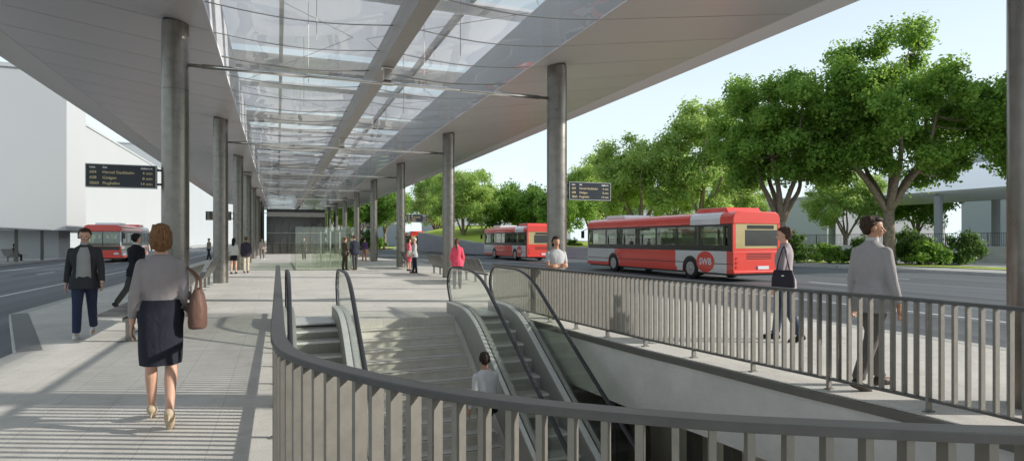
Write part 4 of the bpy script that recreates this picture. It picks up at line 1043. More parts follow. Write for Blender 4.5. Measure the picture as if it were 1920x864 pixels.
for (x, y, side, lab) in ((-2.34, 14.4, 'L', 'dark departure board on the nearest left column'), (-2.34, 36.0, 'L', 'dark departure board on the third left column'),
                          (7.14, 14.4, 'R', 'dark departure board on the big right column above the folded-arms person'), (7.14, 36.0, 'R', 'departure board on the right column by the pink-coated woman'),
                          (7.14, 57.6, 'R', 'distant departure board on the sixth right column'), (-2.34, 57.6, 'L', 'distant departure board on the fifth left column')):
    o = sg if first else copy_tree(sg); first = False
    o['label'] = lab; o['group'] = 'departure boards on the columns'
    if side == 'L': o.location = (x+0.0, y, 2.66)
    else: o.location = (x, y, 2.66); o.rotation_euler = (0, 0, PI)

# ================================================================== BENCHES
def bench(n=5):
    root = thing('bench', 'x', 'bench')
    w = 0.54
    for i in range(n):
        y0 = -n*0.6/2+i*0.6; mb = MB()
        prof = fillet([(0.52, 0.44), (0.02, 0.42), (-0.20, 0.92)], [0.06], 4)
        prof = [(p.x, p.y) for p in prof]
        th = [(a, b) for a, b in prof]; off = []
        for j, (a, b) in enumerate(prof):
            p0 = Vector(prof[max(j-1, 0)]); p1 = Vector(prof[min(j+1, len(prof)-1)]); t = (p1-p0).normalized(); off.append((a-t.y*-0.03*-1, b-t.x*-0.03*-1) if False else (a+t.y*0.028*-1*-1, b-t.x*0.028*-1*-1))
        rs = [[(a, y0+0.03, b), (a, y0+0.03+w, b), (c, y0+0.03+w, d), (c, y0+0.03, d)] for (a, b), (c, d) in zip(prof, off)]
        mb.rings(rs); s = mb.build('seat', M['bench'], root, bevel=0.006)
        mb = MB()
        for q in range(9):
            t0 = y0+0.03+0.03+q*(w-0.06)/8
            mb.bar((0.48, t0, 0.4425), (0.06, t0, 0.4265), 0.014, 0.006); mb.bar((-0.01, t0, 0.498), (-0.19, t0, 0.902), 0.014, 0.006, up=(1, 0, 0))
        mb.build('perforation', M['joint'], s)
    L = n*0.6
    mb = MB(); mb.box(0.10, 0.20, -L/2+0.1, L/2-0.1, 0.33, 0.39); mb.build('beam', M['bench'], root, bevel=0.005)
    for f in (-0.40, 0.0, 0.40):
        mb = MB(); mb.box(0.11, 0.19, L*f-0.03, L*f+0.03, 0.012, 0.33); mb.box(0.0, 0.30, L*f-0.05, L*f+0.05, 0, 0.012); mb.build('leg', M['bench'], root, bevel=0.003)
    return root
bn = bench()
spots = [(6.9, 27.6, 0, 'slatted metal bench right of the white-haired person'), (6.9, 34.2, 0, 'slatted metal bench behind the woman in the pink coat'), (6.9, 22.2, 0, 'slatted metal bench behind the woman in the pink jacket'),
         (6.9, 49.6, 0, 'distant metal bench in the right row near the person in purple'),
         (-2.05, 12.55-0.2, PI, 'dark metal bench in front of the nearest left column'), (-2.15, 18.0, PI, 'dark metal bench between first and second left columns'), (-2.15, 22.9, PI, 'dark metal bench just before the second left column'),
         (-2.15, 28.6, PI, 'dark metal bench beyond the second left column'), (-2.15, 39.5, PI, 'distant dark metal bench beyond the third left column'),
         (-18.9, 56.9, 0, 'metal bench inside the left bus shelter')]
for i, (x, y, r, lab) in enumerate(spots):
    o = bn if i == 0 else copy_tree(bn); o.location = (x, y, 0); o.rotation_euler = (0, 0, r); o['label'] = lab; o['group'] = 'metal benches on the platforms'

# ================================================================== GLASS SCREEN, DARK HALL
gs = thing('glass_screen', 'greenish glass enclosure standing on the platform behind the stairs', 'glass screen', (2.4, 34, 0))
def pane(x0, x1, y0, y1, z0, z1, nm='glass_panel', mt='screen'):
    mb = MB(); mb.box(x0, x1, y0, y1, z0, z1); mb.build(nm, M[mt], gs)
for x in (0.86, 1.62, 2.38, 3.14): pane(x-2.4+0.006, x+0.75-2.4, -0.008, 0.008, 0.02, 2.30)
for x in (0.86, 3.89):
    for y in range(0, 8): pane(x-2.4-0.008, x-2.4+0.008, y*1.5+0.02, y*1.5+1.49, 0.02, 2.30)
mb = MB(); mb.box(-1.56, 1.51, -0.03, 0.03, 0, 0.019); mb.box(-1.57, -1.51, 0.03, 12, 0, 0.019); mb.box(1.46, 1.52, 0.03, 12, 0, 0.019); mb.build('base_channel', M['darktrim'], gs)
pane(-0.3, 1.35, 3.0, 3.02, 0.02, 1.10, 'inner_balustrade'); pane(-0.3, -0.28, 3.03, 9, 0.02, 1.10, 'inner_balustrade')
for x in (0.0, 0.55, 1.1):
    mb = MB(); mb.box(x-0.03, x+0.03, 4.0, 4.06, 0, 2.1); mb.build('inner_post', M['alu'], gs)

hl = thing('entrance_hall', 'dark glazed hall building closing the far end of the canopy', 'building', (2.0, 75, 0))
mb = MB(); mb.box(-3.2, 3.2, 0.3, 14, 0, 5.2); mb.build('core', M['darkglass'], hl)
for j in range(9):
    x = -3.2+j*0.8
    mb = MB(); mb.box(x-0.02, x+0.02, 0.0, 0.28, 0, 4.3); mb.build('mullion', M['darktrim'], hl)
for z in (1.25, 2.4, 4.3):
    mb = MB(); mb.box(-3.2, 3.2, 0.0 if z < 4 else -0.1, 0.29, z, z+(0.07 if z < 4 else 0.5)); mb.build('transom', M['beam'] if z > 2 else M['darktrim'], hl)
for j in range(8):
    mb = MB(); mb.box(-3.2+j*0.8+0.022, -3.2+(j+1)*0.8-0.022, 0.12, 0.16, 0.02, 4.3); mb.build('glass_panel', M['darkglass'], hl)

# ================================================================== BUSES
def bus(L=11.1, W=2.5):
    root = thing('bus', 'x', 'bus'); H = 3.0; hy = L/2; liv = bus_livery(L)
    rw, fw = -hy+2.8, hy-3.0      # axle positions
    def arch(yc, r=0.56): return [(yc-r*math.cos(a), 0.48+r*math.sin(a)) for a in [PI*q/10 for q in range(11)]]
    poly = [(-hy, 0.34), (rw-0.56, 0.34)]+arch(rw)+[(rw+0.56, 0.34), (fw-0.56, 0.34)]+arch(fw)+[(fw+0.56, 0.34), (hy, 0.34), (hy, 1.28), (-hy, 1.28)]
    mb = MB(); mb.prism(poly, 'x', -W/2, W/2); body = mb.build('body', liv, root, bevel=0.02)
    # dark underside
    mb = MB(); mb.box(-W/2+0.12, W/2-0.12, -hy+0.1, hy-0.1, 0.26, 0.40); mb.build('chassis', M['busblack'], root)
    # roof
    prof = [(-W/2, 2.42), (W/2, 2.42), (W/2, 2.66), (W/2-0.07, 2.84), (W/2-0.26, 2.94), (-W/2+0.26, 2.94), (-W/2+0.07, 2.84), (-W/2, 2.66)]
    mb = MB(); mb.prism(prof, 'y', -hy, hy); roof = mb.build('roof', M['busred'], root, bevel=0.03, smooth='auto')
    mb = MB(); e = 0.004
    p2 = [(a*(1+2*e/W) , b+(e if b > 2.5 else 0)) for a, b in prof]
    mb.prism(p2, 'y', -hy+0.8, -hy+2.8); mb.build('white_stripe', M['buswhite'], roof)
    for (y0, y1, w, h, mt) in ((-hy+0.7, -hy+2.9, 0.9, 0.22, 'busred'), (hy-3.6, hy-1.4, 0.85, 0.20, 'buswhite')):
        mb = MB(); mb.prism([(y0, 2.93), (y1, 2.93), (y1-0.25, 2.93+h), (y0+0.15, 2.93+h)], 'x', -w, w); mb.build('roof_unit', M[mt], root, bevel=0.03)
    # window band
    mb = MB()
    for s in (-1, 1):
        x0, x1 = (s*(W/2-0.05), s*(W/2-0.004))
        mb.box(x0, x1, -hy+0.06, hy-0.05, 1.283, 1.52); mb.box(x0, x1, -hy+0.06, hy-0.05, 2.34, 2.418)
    nb = 7; pil = [-hy+0.55+(L-1.1)*q/nb for q in range(nb+1)]
    for s in (-1, 1):
        x0, x1 = (s*(W/2-0.06), s*(W/2-0.006))
        for q, y in enumerate(pil):
            wd = 0.06
            mb.box(x0, x1, y-wd, y+wd, 1.522, 2.338)
        mb.box(x0, x1, -hy+0.06, -hy+0.35, 1.522, 2.338); mb.box(x0, x1, hy-0.12, hy-0.05, 1.522, 2.338)
    mb.build('window_frame', M['busblack'], root)
    for s in (-1, 1):
        for q in range(nb):
            a, b = pil[q]+0.06, pil[q+1]-0.06
            mb = MB(); mb.box(s*(W/2-0.022), s*(W/2-0.014), a, b, 1.52, 2.34); pn = mb.build('window', M['buswin'], root)
            mb = MB(); mb.box(s*(W/2-0.03), s*(W/2-0.008), a, b, 2.08, 2.10); mb.build('transom', M['busblack'], pn)
    # interior
    mb = MB(); mb.box(-W/2+0.1, W/2-0.1, -hy+0.2, hy-0.3, 1.284, 1.30); mb.build('floor', M['businner'], root)
    for s in (-1, 1):
        for q in range(9):
            y = -hy+1.0+q*(L-3.2)/8
            mb = MB(); mb.box(s*0.35, s*(W/2-0.15), y, y+0.10, 1.30, 1.86); mb.box(s*0.35, s*(W/2-0.15), y, y+0.42, 1.30, 1.42); mb.build('passenger_seat', M['busseat'], root, bevel=0.02)
    mb = MB()
    for q in range(4): mb.tube([(0.3, -hy+2+q*2.4, 1.3), (0.3, -hy+2+q*2.4, 2.42)], 0.02, 8)
    mb.build('grab_pole', M['busgold'], root)
    # rear
    mb = MB(); mb.box(-W/2, -W/2+0.14, -hy, -hy+0.058, 1.283, 2.418); mb.box(W/2-0.14, W/2, -hy, -hy+0.058, 1.283, 2.418); mb.box(-W/2+0.14, W/2-0.14, -hy+0.01, -hy+0.05, 1.284, 1.40); mb.build('rear_frame', M['busred'], root)
    mb = MB(); mb.box(-W/2+0.142, -0.62, -hy+0.012, -hy+0.04, 1.402, 2.417); mb.box(-0.62, W/2-0.142, -hy+0.012, -hy+0.04, 2.17, 2.417); mb.box(-0.62, W/2-0.142, -hy+0.012, -hy+0.04, 1.402, 1.50); mb.build('rear_glazing_reflection', M['busgold'], root)  # rear glazing with its sunlit reflection painted on as gold
    mb = MB(); mb.box(-0.618, W/2-0.144, -hy+0.006, -hy+0.04, 1.502, 2.168); rwn = mb.build('rear_window', M['darkglass'], root)
    mb = MB(); mb.box(-0.5, 0.9, -hy-0.004, -hy+0.011, 2.22, 2.37); mb.build('rear_display', M['busblack'], root)
    for s in (-1, 1):
        mb = MB()
        for z in (0.62, 0.80, 0.98): mb.tube([(s*(W/2-0.16), -hy-0.015, z), (s*(W/2-0.16), -hy+0.02, z)], 0.06, 14)
        mb.build('tail_light', M['taillight'], root, smooth='auto')
    mb = MB(); mb.box(-0.02, 0.62, -hy-0.018, -hy-0.004, 0.52, 0.66); pl = mb.build('number_plate', M['plate'], root)
    mb = MB(); mb.box(-0.02, 0.035, -hy-0.022, -hy-0.019, 0.52, 0.66); mb.build('blue_band', M['plateblue'], pl)
    mb = MB(); mb.box(-W/2-0.0, W/2, -hy-0.05, -hy+0.0, 0.36, 0.46); mb.build('rear_bumper', M['busred'], root, bevel=0.02)
    mb = MB(); 
    for z in (0.95, 1.02, 1.09, 1.16): mb.box(-0.55, 0.75, -hy-0.006, -hy+0.0, z, z+0.03)
    mb.build('vent', M['busblack'], root)
    # front
    mb = MB(); mb.box(-W/2+0.07, W/2-0.07, hy-0.03, hy-0.012, 1.10, 2.40); mb.build('windscreen', M['buswin'], root)
    mb = MB(); mb.box(-W/2+0.1, W/2-0.1, hy-0.008, hy+0.012, 0.98, 1.26); mb.box(-0.9, 0.9, hy-0.05, hy-0.031, 2.16, 2.38); mb.box(-0.02, 0.02, hy-0.011, hy, 1.284, 2.4); mb.build('front_trim', M['busblack'], root)
    for s in (-1, 1):
        mb = MB(); mb.box(s*(W/2), s*(W/2-0.07), hy-0.06, hy, 1.283, 2.418); mb.build('front_pillar', M['buswhite'], root)
        mb = MB(); mb.ell((s*(W/2-0.33), hy+0.0, 0.68), (0.20, 0.03, 0.10)); mb.build('headlight', M['headlight'], root, smooth=True)
        mb = MB(); mb.bar((s*(W/2-0.05), hy+0.0, 2.45), (s*(W/2+0.22), hy+0.22, 2.30), 0.04, 0.04); mb.box(s*(W/2+0.12), s*(W/2+0.32), hy+0.18, hy+0.26, 1.86, 2.30); mb.build('mirror', M['busblack'], root, bevel=0.02)
    mb = MB(); mb.box(-W/2, W/2, hy, hy+0.05, 0.36, 0.50); mb.build('front_bumper', M['busred'], root, bevel=0.02)
    # door on the right side
    for y0 in (hy-1.5, -hy+L*0.45):
        mb = MB(); mb.box(W/2+0.002, W/2+0.012, y0, y0+1.1, 0.40, 2.36); mb.build('door', M['darkglass'], root)
    # wheels
    for y in (rw, fw):
        for s in (-1, 1):
            mb = MB(); x0 = s*(W/2-0.30); x1 = s*(W/2-0.01)
            mb.tube([(x0, y, 0.48), (x0+s*0.03, y, 0.48), (x1-s*0.03, y, 0.48), (x1, y, 0.48)], [0.44, 0.48, 0.48, 0.44], 32)
            wl = mb.build('wheel', M['tyre'], root, smooth='auto')
            mb = MB(); mb.tube([(x1-s*0.02, y, 0.48), (x1+s*0.006, y, 0.48), (x1+s*0.007, y, 0.48), (x1-s*0.01, y, 0.48), (x1+s*0.03, y, 0.48), (x1+s*0.03, y, 0.48)], [0.30, 0.30, 0.26, 0.12, 0.09, 0.01], 28); mb.build('rim', M['rim'], wl, smooth='auto')
            mb = MB(); mb.tube([(s*(W/2-0.55), y, 0.62), (s*(W/2-0.02), y, 0.62)], 0.50, 20); mb.build('wheel_arch', M['busblack'], root)
    # roundel with lettering, both sides
    for s in (-1, 1):
        mb = MB(); yc = -hy+1.75; pts = [(yc+0.60*math.cos(a), 0.80+0.46*math.sin(a)) for a in [2*PI*q/36 for q in range(36)]]
        mb.prism(pts, 'x', s*(W/2+0.001), s*(W/2+0.006)); lg = mb.build('roundel', M['busred'], root)
        if 'SWB' not in TXT: TXT['SWB'] = text_mesh('SWB', 0.40, 0.001, 'CENTER', 0.012)
        me = TXT['SWB'].copy(); me.materials.append(M['buswhite']); o = mobj('lettering', me, lg)
        o.location = (s*(W/2+0.009), yc, 0.68); o.rotation_euler = (R(90), 0, R(-90 if s < 0 else 90))
    return root
b1 = bus(12.6)
def setbus(o, x, y, rz, lab): o.location = (x, y, -0.147); o.rotation_euler = (0, 0, rz); o['label'] = lab; o['group'] = 'red city buses'
setbus(b1, 18.75, 26.4, 0, 'large red and white bus nearest the railing on the right road')
b2 = bus(11.1)
setbus(b2, 20.35, 51.7, 0, 'red and white bus seen from behind beyond the folded-arms person')
b3 = copy_tree(b2); setbus(b3, 20.6-0.0, 99.6, 0, 'small distant red bus beside the grassy mound')
b4 = copy_tree(b2); setbus(b4, -12.7, 61.0, PI, 'red and white bus on the left road behind the man in black')

# ================================================================== LEFT SIDE: shelters and buildings
def shelter(y0, n, lab, zt=2.35):
    r = thing('bus_shelter', lab, 'bus shelter', (-19, y0, 0), 0, 'bus shelters on the far left pavement')
    mb = MB(); mb.prism([(-1.6, zt), (1.6, zt+0.05), (1.6, zt+0.13), (-1.6, zt+0.20)], 'y', -0.8, n*5.2+0.8); mb.build('roof', M['alu'], r, bevel=0.01)
    for i in range(n+1):
        mb = MB(); mb.box(1.1, 1.28, i*5.2-0.09, i*5.2+0.09, 0, zt+0.02); mb.build('post', M['darktrim'], r)
    return r
shelter(49.2, 2, 'thin-roofed bus shelter with a bench at the left edge'); shelter(70.5, 4, 'longer thin-roofed shelter behind the left bus')
def block(name, label, cat, x0, x1, y0, y1, z0, z1, mat, extra=None):
    r = thing(name, label, cat, ((x0+x1)/2, (y0+y1)/2, 0)); cx, cy = (x0+x1)/2, (y0+y1)/2
    mb = MB(); mb.box(x0-cx, x1-cx, y0-cy, y1-cy, z0, z1); mb.build('wall', mat, r)
    mb = MB(); mb.box(x0-cx-0.15, x1-cx+0.15, y0-cy-0.15, y1-cy+0.15, z1+0.001, z1+0.35); mb.build('parapet', mat, r)
    if z0 > 0.5:
        mb = MB(); mb.box(x0-cx+0.2, x1-cx-1.2, y0-cy+2.2, y1-cy-0.3, 0, z0-0.001); mb.build('ground_floor', M['bldwhite'], r)
    if extra: extra(r, cx, cy)
    return r
def gates(r, cx, cy):
    for (a, b, z0, z1) in ((80.0, 87.0, 1.75, 2.35), (80, 90, 0.0, 0.9)):
        mb = MB(); mb.box(-24.99-cx, -24.93-cx, a-cy, b-cy, z0, z1); mb.build('recess_panel', M['recess'], r)
block('building', 'tall plain white building at the left edge of the picture', 'building', -70, -17.35, 64.0, 69.8, 2.45, 16.4, M['bldwhite'])
block('building', 'narrow white building set back behind the tallest left building', 'building', -50, -26.2, 78, 104, 0, 19.6, M['bldwhite2'])
def pent(r, cx, cy):
    mb = MB(); mb.prism([(-28-cx, 15.6), (-50-cx, 20.5), (-50-cx, 15.6)], 'y', 118-cy, 150-cy); mb.build('roof', M['bldwhite'], r)
block('building', 'long low white building beyond the left departure board', 'building', -50, -26.8, 104.4, 185, 0, 18.6, M['bldwhite'])
block('building', 'far white building seen between the left columns', 'building', -56, -25, 186, 420, 0, 27, M['bldwhite2'])
block('building', 'distant white building low behind the far end of the platform', 'building', 10, 34, 175, 200, 0, 8, M['bldwhite2'])
block('building', 'distant white building behind the trees right of the grassy mound', 'building', 38, 75, 150, 170, 0, 11, M['bldwhite'])
block('building', 'pale distant building behind the middle trees', 'building', 78, 130, 120, 140, 0, 12, M['bldwhite2'])
block('building', 'white building behind the right canopy', 'building', 88, 120, 20, 56, 0, 9.4, M['bldwhite2'])
block('building', 'grey office block rising above the right canopy roof', 'building', 96, 130, 10, 60, 0, 21, M['bldgrey'])
block('building', 'low white building between the two big plane trees', 'building', 88, 118, 78, 100, 0, 9, M['bldwhite'])

# ---- right canopy
rc = thing('tram_canopy', 'white pitched station canopy on posts behind the right trees', 'canopy', (55, 20, 0))
mb = MB(); mb.prism([(0, 5.95), (9, 9.2), (9.1, 9.05), (16, 6.9), (16, 5.9), (8, 5.35), (0.4, 5.75)], 'y', -30, 29.5); mb.build('roof', M['palewhite'], rc)
for i, (x, y) in enumerate([(0.8, 28.8), (0.8, 17.5), (0.8, 5.6), (3.5, 8.0), (0.8, -6), (8, 28), (8, 17), (8, 6)]):
    mb = MB(); mb.tube([(x, y, 0), (x, y, 5.6)], 0.34, 20); mb.build('post', M['bldgrey'], rc, smooth='auto')
# ---- low wall + fence on the right
lw = MB(); lw.box(47, 47.35, -20, 50, 0.0, 1.15); tag(lw.build('low_wall', M['concrete']), 'low concrete wall behind the shrubs on the right', 'wall')
fn = thing('fence', 'thin grey bar fence on top of the low wall', 'fence', (47.18, 15, 1.15))
q = MB(); q.box(-0.02, 0.02, -34, 34, 0.93, 0.97); q.box(-0.02, 0.02, -34, 34, 0.06, 0.09); q.build('rail', M['railtop'], fn)
q = MB()
for i in range(480): q.box(-0.01, 0.01, -34+i*0.1417, -34+i*0.1417+0.025, 0.09, 0.93)
o = q.build('bars', M['railtop'], fn); o['kind'] = 'stuff'
for i in range(24):
    q = MB(); q.box(-0.03, 0.03, -34+i*2.95, -34+i*2.95+0.05, 0.0, 0.97); q.build('post', M['railtop'], fn)
# ---- grass strip, mound and its wall
def rough_sheet(name, poly, z, mat): 
    o = poly_sheet(poly, z, [], 0, name, mat); struct(o); return o
rough_sheet('grass', [(36.2, -20), (38.9, -20), (38.6, 40), (34.5, 52), (32.8, 51), (36.0, 40)], 0.03, M['grass'])
rough_sheet('grass', [(6, 110), (21, 118), (26, 140), (-2, 140), (-2, 118)], 0.02, M['grass'])
rough_sheet('grass', [(30, 60), (60, 40), (95, 70), (50, 110), (30, 100)], 0.02, M['grass'])
wl = [(19.9, 90, 2.75), (19.9, 86, 2.6), (20.4, 76, 1.95), (21.1, 66, 1.35), (23.0, 60.5, 1.15), (26.6, 53.8, 0.95), (31, 45.5, 0.9), (33.6, 40.5, 0.85)]
mw = thing('retaining_wall', 'grey panelled retaining wall curving along the far kerb', 'wall', (20, 80, 0))
mb = MB(); path = [Vector((x, y, 0)) for x, y, z in wl]; o_ = offset_path(path, -0.35)
rs = [[(a.x-20, a.y-80, 0.0), (a.x-20, a.y-80, w[2]-0.12), (b.x-20, b.y-80, w[2]-0.12), (b.x-20, b.y-80, 0.0)] for a, b, w in zip(path, o_, wl)]
for r_ in rs: pass
mb.rings(rs); mb.build('panels', M['moundwall'], mw)
mb = MB(); a2 = offset_path(path, 0.08)
rs = [[(a.x-20, a.y-80, w[2]-0.118), (a.x-20, a.y-80, w[2]+0.02), (b.x-20, b.y-80, w[2]+0.02), (b.x-20, b.y-80, w[2]-0.118)] for a, b, w in zip(a2, o_, wl)]
mb.rings(rs); mb.build('coping', M['kerb'], mw)
mb = MB()
for i in range(len(path)-1):
    L = (path[i+1]-path[i]).length; nj = int(L/0.9)
    for j in range(nj):
        t = (j+0.5)/nj; p_ = path[i].lerp(path[i+1], t); h = wl[i][2]*(1-t)+wl[i+1][2]*t; d = (path[i+1]-path[i]).normalized(); nn = Vector((-d.y, d.x, 0))
        mb.obox((p_.x-20, p_.y-80, (h-0.13)/2), d*0.015, nn*0.012, (0, 0, (h-0.14)/2))
mb.build('joint', M['joint'], mw)
# grass mound surface
gv = []; gf = []; rows = 9
bk = [(34, 106, 4.2), (33, 100, 4.2), (33, 88, 3.6), (34, 76, 2.3), (35, 68, 1.5), (37, 60, 1.0), (39, 50, 0.8), (40, 44, 0.6)]
for j in range(rows+1):
    t = j/rows
    for (a, b) in zip(wl, bk):
        z = a[2]-0.02+(b[2]-a[2])*t+0.35*math.sin(PI*t)*(a[2]/2.6)
        gv.append((a[0]+0.33*(1-t)+(b[0]-a[0])*t, a[1]+(b[1]-a[1])*t, max(z, 0.03)))
nn_ = len(wl)
for j in range(rows):
    for i in range(nn_-1): gf.append((j*nn_+i, j*nn_+i+1, (j+1)*nn_+i+1, (j+1)*nn_+i))
mb = MB(); mb.add(gv, gf); o = mb.build('grass_mound', M['grass'], smooth=True); struct(o)
if o.data.polygons[0].normal.z < 0: o.data.flip_normals()

# ================================================================== TREES
def leaf_mesh(centres, radii, n_per, size, seed, squash=0.8, droop=0.2):
    r = np.random.default_rng(seed); V = []; 
    C = []; Nn = []
    for (c, rad) in zip(centres, radii):
        n = int(n_per*(rad/np.mean(radii))**2)
        d = r.normal(size=(n, 3)); d /= np.linalg.norm(d, axis=1)[:, None]
        rr = rad*(0.12+1.25*r.random(n)**0.62)[:, None]*(0.8+0.35*np.sin(d[:, :1]*5+c[0])*np.cos(d[:, 1:2]*4+c[1]))
        p = c+d*rr*np.array([1, 1, squash]); C.append(p); Nn.append(d)
    C = np.vstack(C); Nn = np.vstack(Nn)+r.normal(size=C.shape)*0.75+np.array([0, 0, 0.45])
    Nn /= np.linalg.norm(Nn, axis=1)[:, None]
    t = np.cross(Nn, r.normal(size=C.shape)); t /= np.linalg.norm(t, axis=1)[:, None]; b = np.cross(Nn, t)
    s = (size*(0.6+0.8*r.random(len(C))))[:, None]
    fold = Nn*s*0.18
    v = np.stack([C-t*s*0.62, C+b*s*0.42+fold, C+t*s*0.62, C-b*s*0.42+fold], 1).reshape(-1, 3)
    n = len(C); me = bpy.data.meshes.new('foliage'); me.vertices.add(4*n); me.vertices.foreach_set('co', v.ravel())
    me.loops.add(4*n); me.loops.foreach_set('vertex_index', np.arange(4*n)); me.polygons.add(n)
    me.polygons.foreach_set('loop_start', np.arange(0, 4*n, 4)); me.polygons.foreach_set('loop_total', np.full(n, 4)); me.update(); me.validate()
    return me
def make_tree(label, seed, h, rx, crown_lo, trunk_h, tr, nclump, nper, lsize, leaf, limbs=6, lean=0.0, crad=(0.8, 1.35), fill=0.35):
    r = random.Random(seed); root = thing('tree', label, 'tree')
    cz = (h+crown_lo)/2; rz_ = (h-crown_lo)/2
    top = Vector((lean*trunk_h+r.uniform(-.1, .1), r.uniform(-.15, .15), trunk_h))
    tk = MB(); tk.tube([(0, 0, -0.05), (0.02, 0, 0.25), (top.x*0.4+0.05, top.y*0.4, trunk_h*0.5), top], [tr*1.5, tr*1.1, tr*0.92, tr*0.85], 14)
    nodes = []
    for i in range(limbs):
        a = 2*PI*(i+r.uniform(-.25, .25))/limbs; rad = rx*r.uniform(0.35, 0.7) if i else rx*0.08; zt = cz+rz_*r.uniform(0.15, 0.65)
        if i == 0: zt = h-rz_*0.35
        end = Vector((lean*h*0.5+rad*math.cos(a), rad*math.sin(a), zt)); mid = top.lerp(end, 0.45)+Vector((math.cos(a)*rad*0.22, math.sin(a)*rad*0.22, -0.05*h*r.uniform(0, 1)))
        pts = catmull([top-Vector((0, 0, 0.3)), top.lerp(mid, 0.5)+Vector((r.uniform(-.15, .15), r.uniform(-.15, .15), 0)), mid, mid.lerp(end, 0.55)+Vector((r.uniform(-.3, .3), r.uniform(-.3, .3), 0)), end], 4)
        rr = [tr*0.62*(1-0.85*j/(len(pts)-1)) for j in range(len(pts))]
        tk.tube(pts, rr, 9); nodes += [(p, q) for p, q in zip(pts[3:], rr[3:])]
    cs = []; rd = []
    tries = 0
    while len(cs) < nclump and tries < 4000:
        tries += 1
        u = r.random()**fill; th = r.uniform(0, 2*PI); ph = math.asin(r.uniform(-0.85, 1))
        c = Vector((lean*h*0.5+rx*u*math.cos(ph)*math.cos(th), rx*u*math.cos(ph)*math.sin(th), cz+rz_*u*math.sin(ph)))
        c += Vector((r.gauss(0, .05)*rx, r.gauss(0, .05)*rx, 0)); rad = r.uniform(*crad)
        if any((c-o).length < rad*0.72 for o in cs): continue
        cs.append(c); rd.append(rad)
    for c in cs:
        cand = [(p, q) for p, q in nodes if p.z < c.z+0.4]; p, q = min(cand or nodes, key=lambda t: (t[0]-c).length)
        m_ = p.lerp(c, 0.5)+Vector((r.uniform(-.2, .2), r.uniform(-.2, .2), -0.12*(c-p).length))
        tk.tube(catmull([p, m_, c], 3), [max(q*0.6, 0.03)]+[max(q*0.4, 0.02)]*3+[max(q*0.25, 0.014)]*2+[0.01], 6)
        for _ in range(3):
            e = c+Vector((r.uniform(-1, 1), r.uniform(-1, 1), r.uniform(-.5, 1)))*0.7; tk.tube([m_.lerp(c, 0.6), e], [0.018, 0.006], 5)
    tk.build('trunk', M['bark'], root, smooth=True, recalc=False)
    me = leaf_mesh([np.array(c) for c in cs], rd, nper, lsize, seed); me.materials.append(M[leaf]); mobj('crown', me, root)
    return root
def put(o, x, y, rz=0.0, s=1.0, lab=None, sz=None):
    o.location = (x, y, 0); o.rotation_euler = (0, 0, rz); o.scale = (s, s, sz or s)
    if lab: o['label'] = lab
    o['group'] = 'trees along the right side and far end'
t = make_tree('tallest broad plane tree above the man in the grey suit', 3, 14.9, 5.9, 4.6, 3.7, 0.38, 122, 720, 0.17, 'leafA', 7, crad=(0.65, 1.2), fill=0.42); put(t, 37.5, 28.4, 0.4)
t = make_tree('dark spreading plane tree with forked trunk left of the tallest tree', 8, 13.7, 4.9, 4.3, 2.9, 0.36, 96, 720, 0.17, 'leafA', 7, lean=0.05, crad=(0.65, 1.2), fill=0.42); put(t, 33.3, 33.2, 2.0); tB = t
t2 = copy_tree(tB); put(t2, 43.9, 21.2, 4.1, 1.06, 'dark leafy tree partly hidden behind the right edge column')
tc = make_tree('light green tree with ragged narrow top behind the moving bus', 21, 15.3, 4.0, 4.0, 3.2, 0.28, 60, 520, 0.20, 'leafB', 6, crad=(0.7, 1.3)); put(tc, 39.1, 49.2, 0)
td = make_tree('light green rounded tree right of the big column', 33, 12.4, 5.0, 3.4, 2.6, 0.26, 64, 520, 0.20, 'leafB', 6); put(td, 34.8, 53.4, 1.0)
te = make_tree('dark green round tree behind the rear of the parked bus', 45, 9.2, 3.9, 3.2, 2.5, 0.22, 50, 340, 0.25, 'leafC', 6, lean=0.04); put(te, 28.9, 80.0, 0)
L_ = [(td, 36.6, 67.3, 2.2, 0.92, 'light green tree right of the right departure board'), (te, 32.6, 75.4, 1.7, 0.95, 'dark tree just left of the big right column'),
      (td, 22.9, 77.4, 3.3, 0.90, 'pale green tree between the second and third right columns'), (tc, 23.6, 95, 1.2, 0.86, 'tall light tree behind the small distant bus'),
      (te, 19.0, 117, 0.6, 1.25, 'dark tree beyond the small distant bus'), (te, 14.6, 118, 2.6, 1.15, 'dark tree left of the small distant bus'), (td, 12.0, 128, 1.4, 0.95, 'far tree seen between the last right columns'),
      (td, 54.0, 45.6, 4.0, 0.72, 'small pale tree under the end of the right canopy'), (tc, 54.0, 60.5, 2.8, 0.74, 'small light tree framed behind the bus roof'), (te, 66.5, 47.0, 2.2, 0.95, 'dark green tree standing behind the right canopy posts'),
      (te, 30.9, 63.6, 3.6, 0.80, 'small dark tree behind the low wall by the column'), (td, 44.5, 74.0, 5.0, 1.12, 'broad light tree in the second row behind the moving bus'), (tc, 48.4, 66.5, 5.4, 0.90, 'ragged light tree in the second row'),
      (td, 26.8, 104, 0.3, 1.05, 'wide light tree far behind the grassy mound'), (te, 38.5, 92, 5.1, 1.0, 'dark tree far behind the parked bus'), (td, 60, 70, 2.6, 1.0, 'light tree in the gap between the big plane trees'),
      (tc, 7.5, 135, 2.0, 0.9, 'far pale tree at the end of the road')]
for (src, x, y, r_, s_, lab) in L_:
    o = copy_tree(src); put(o, x, y, r_, s_, lab)
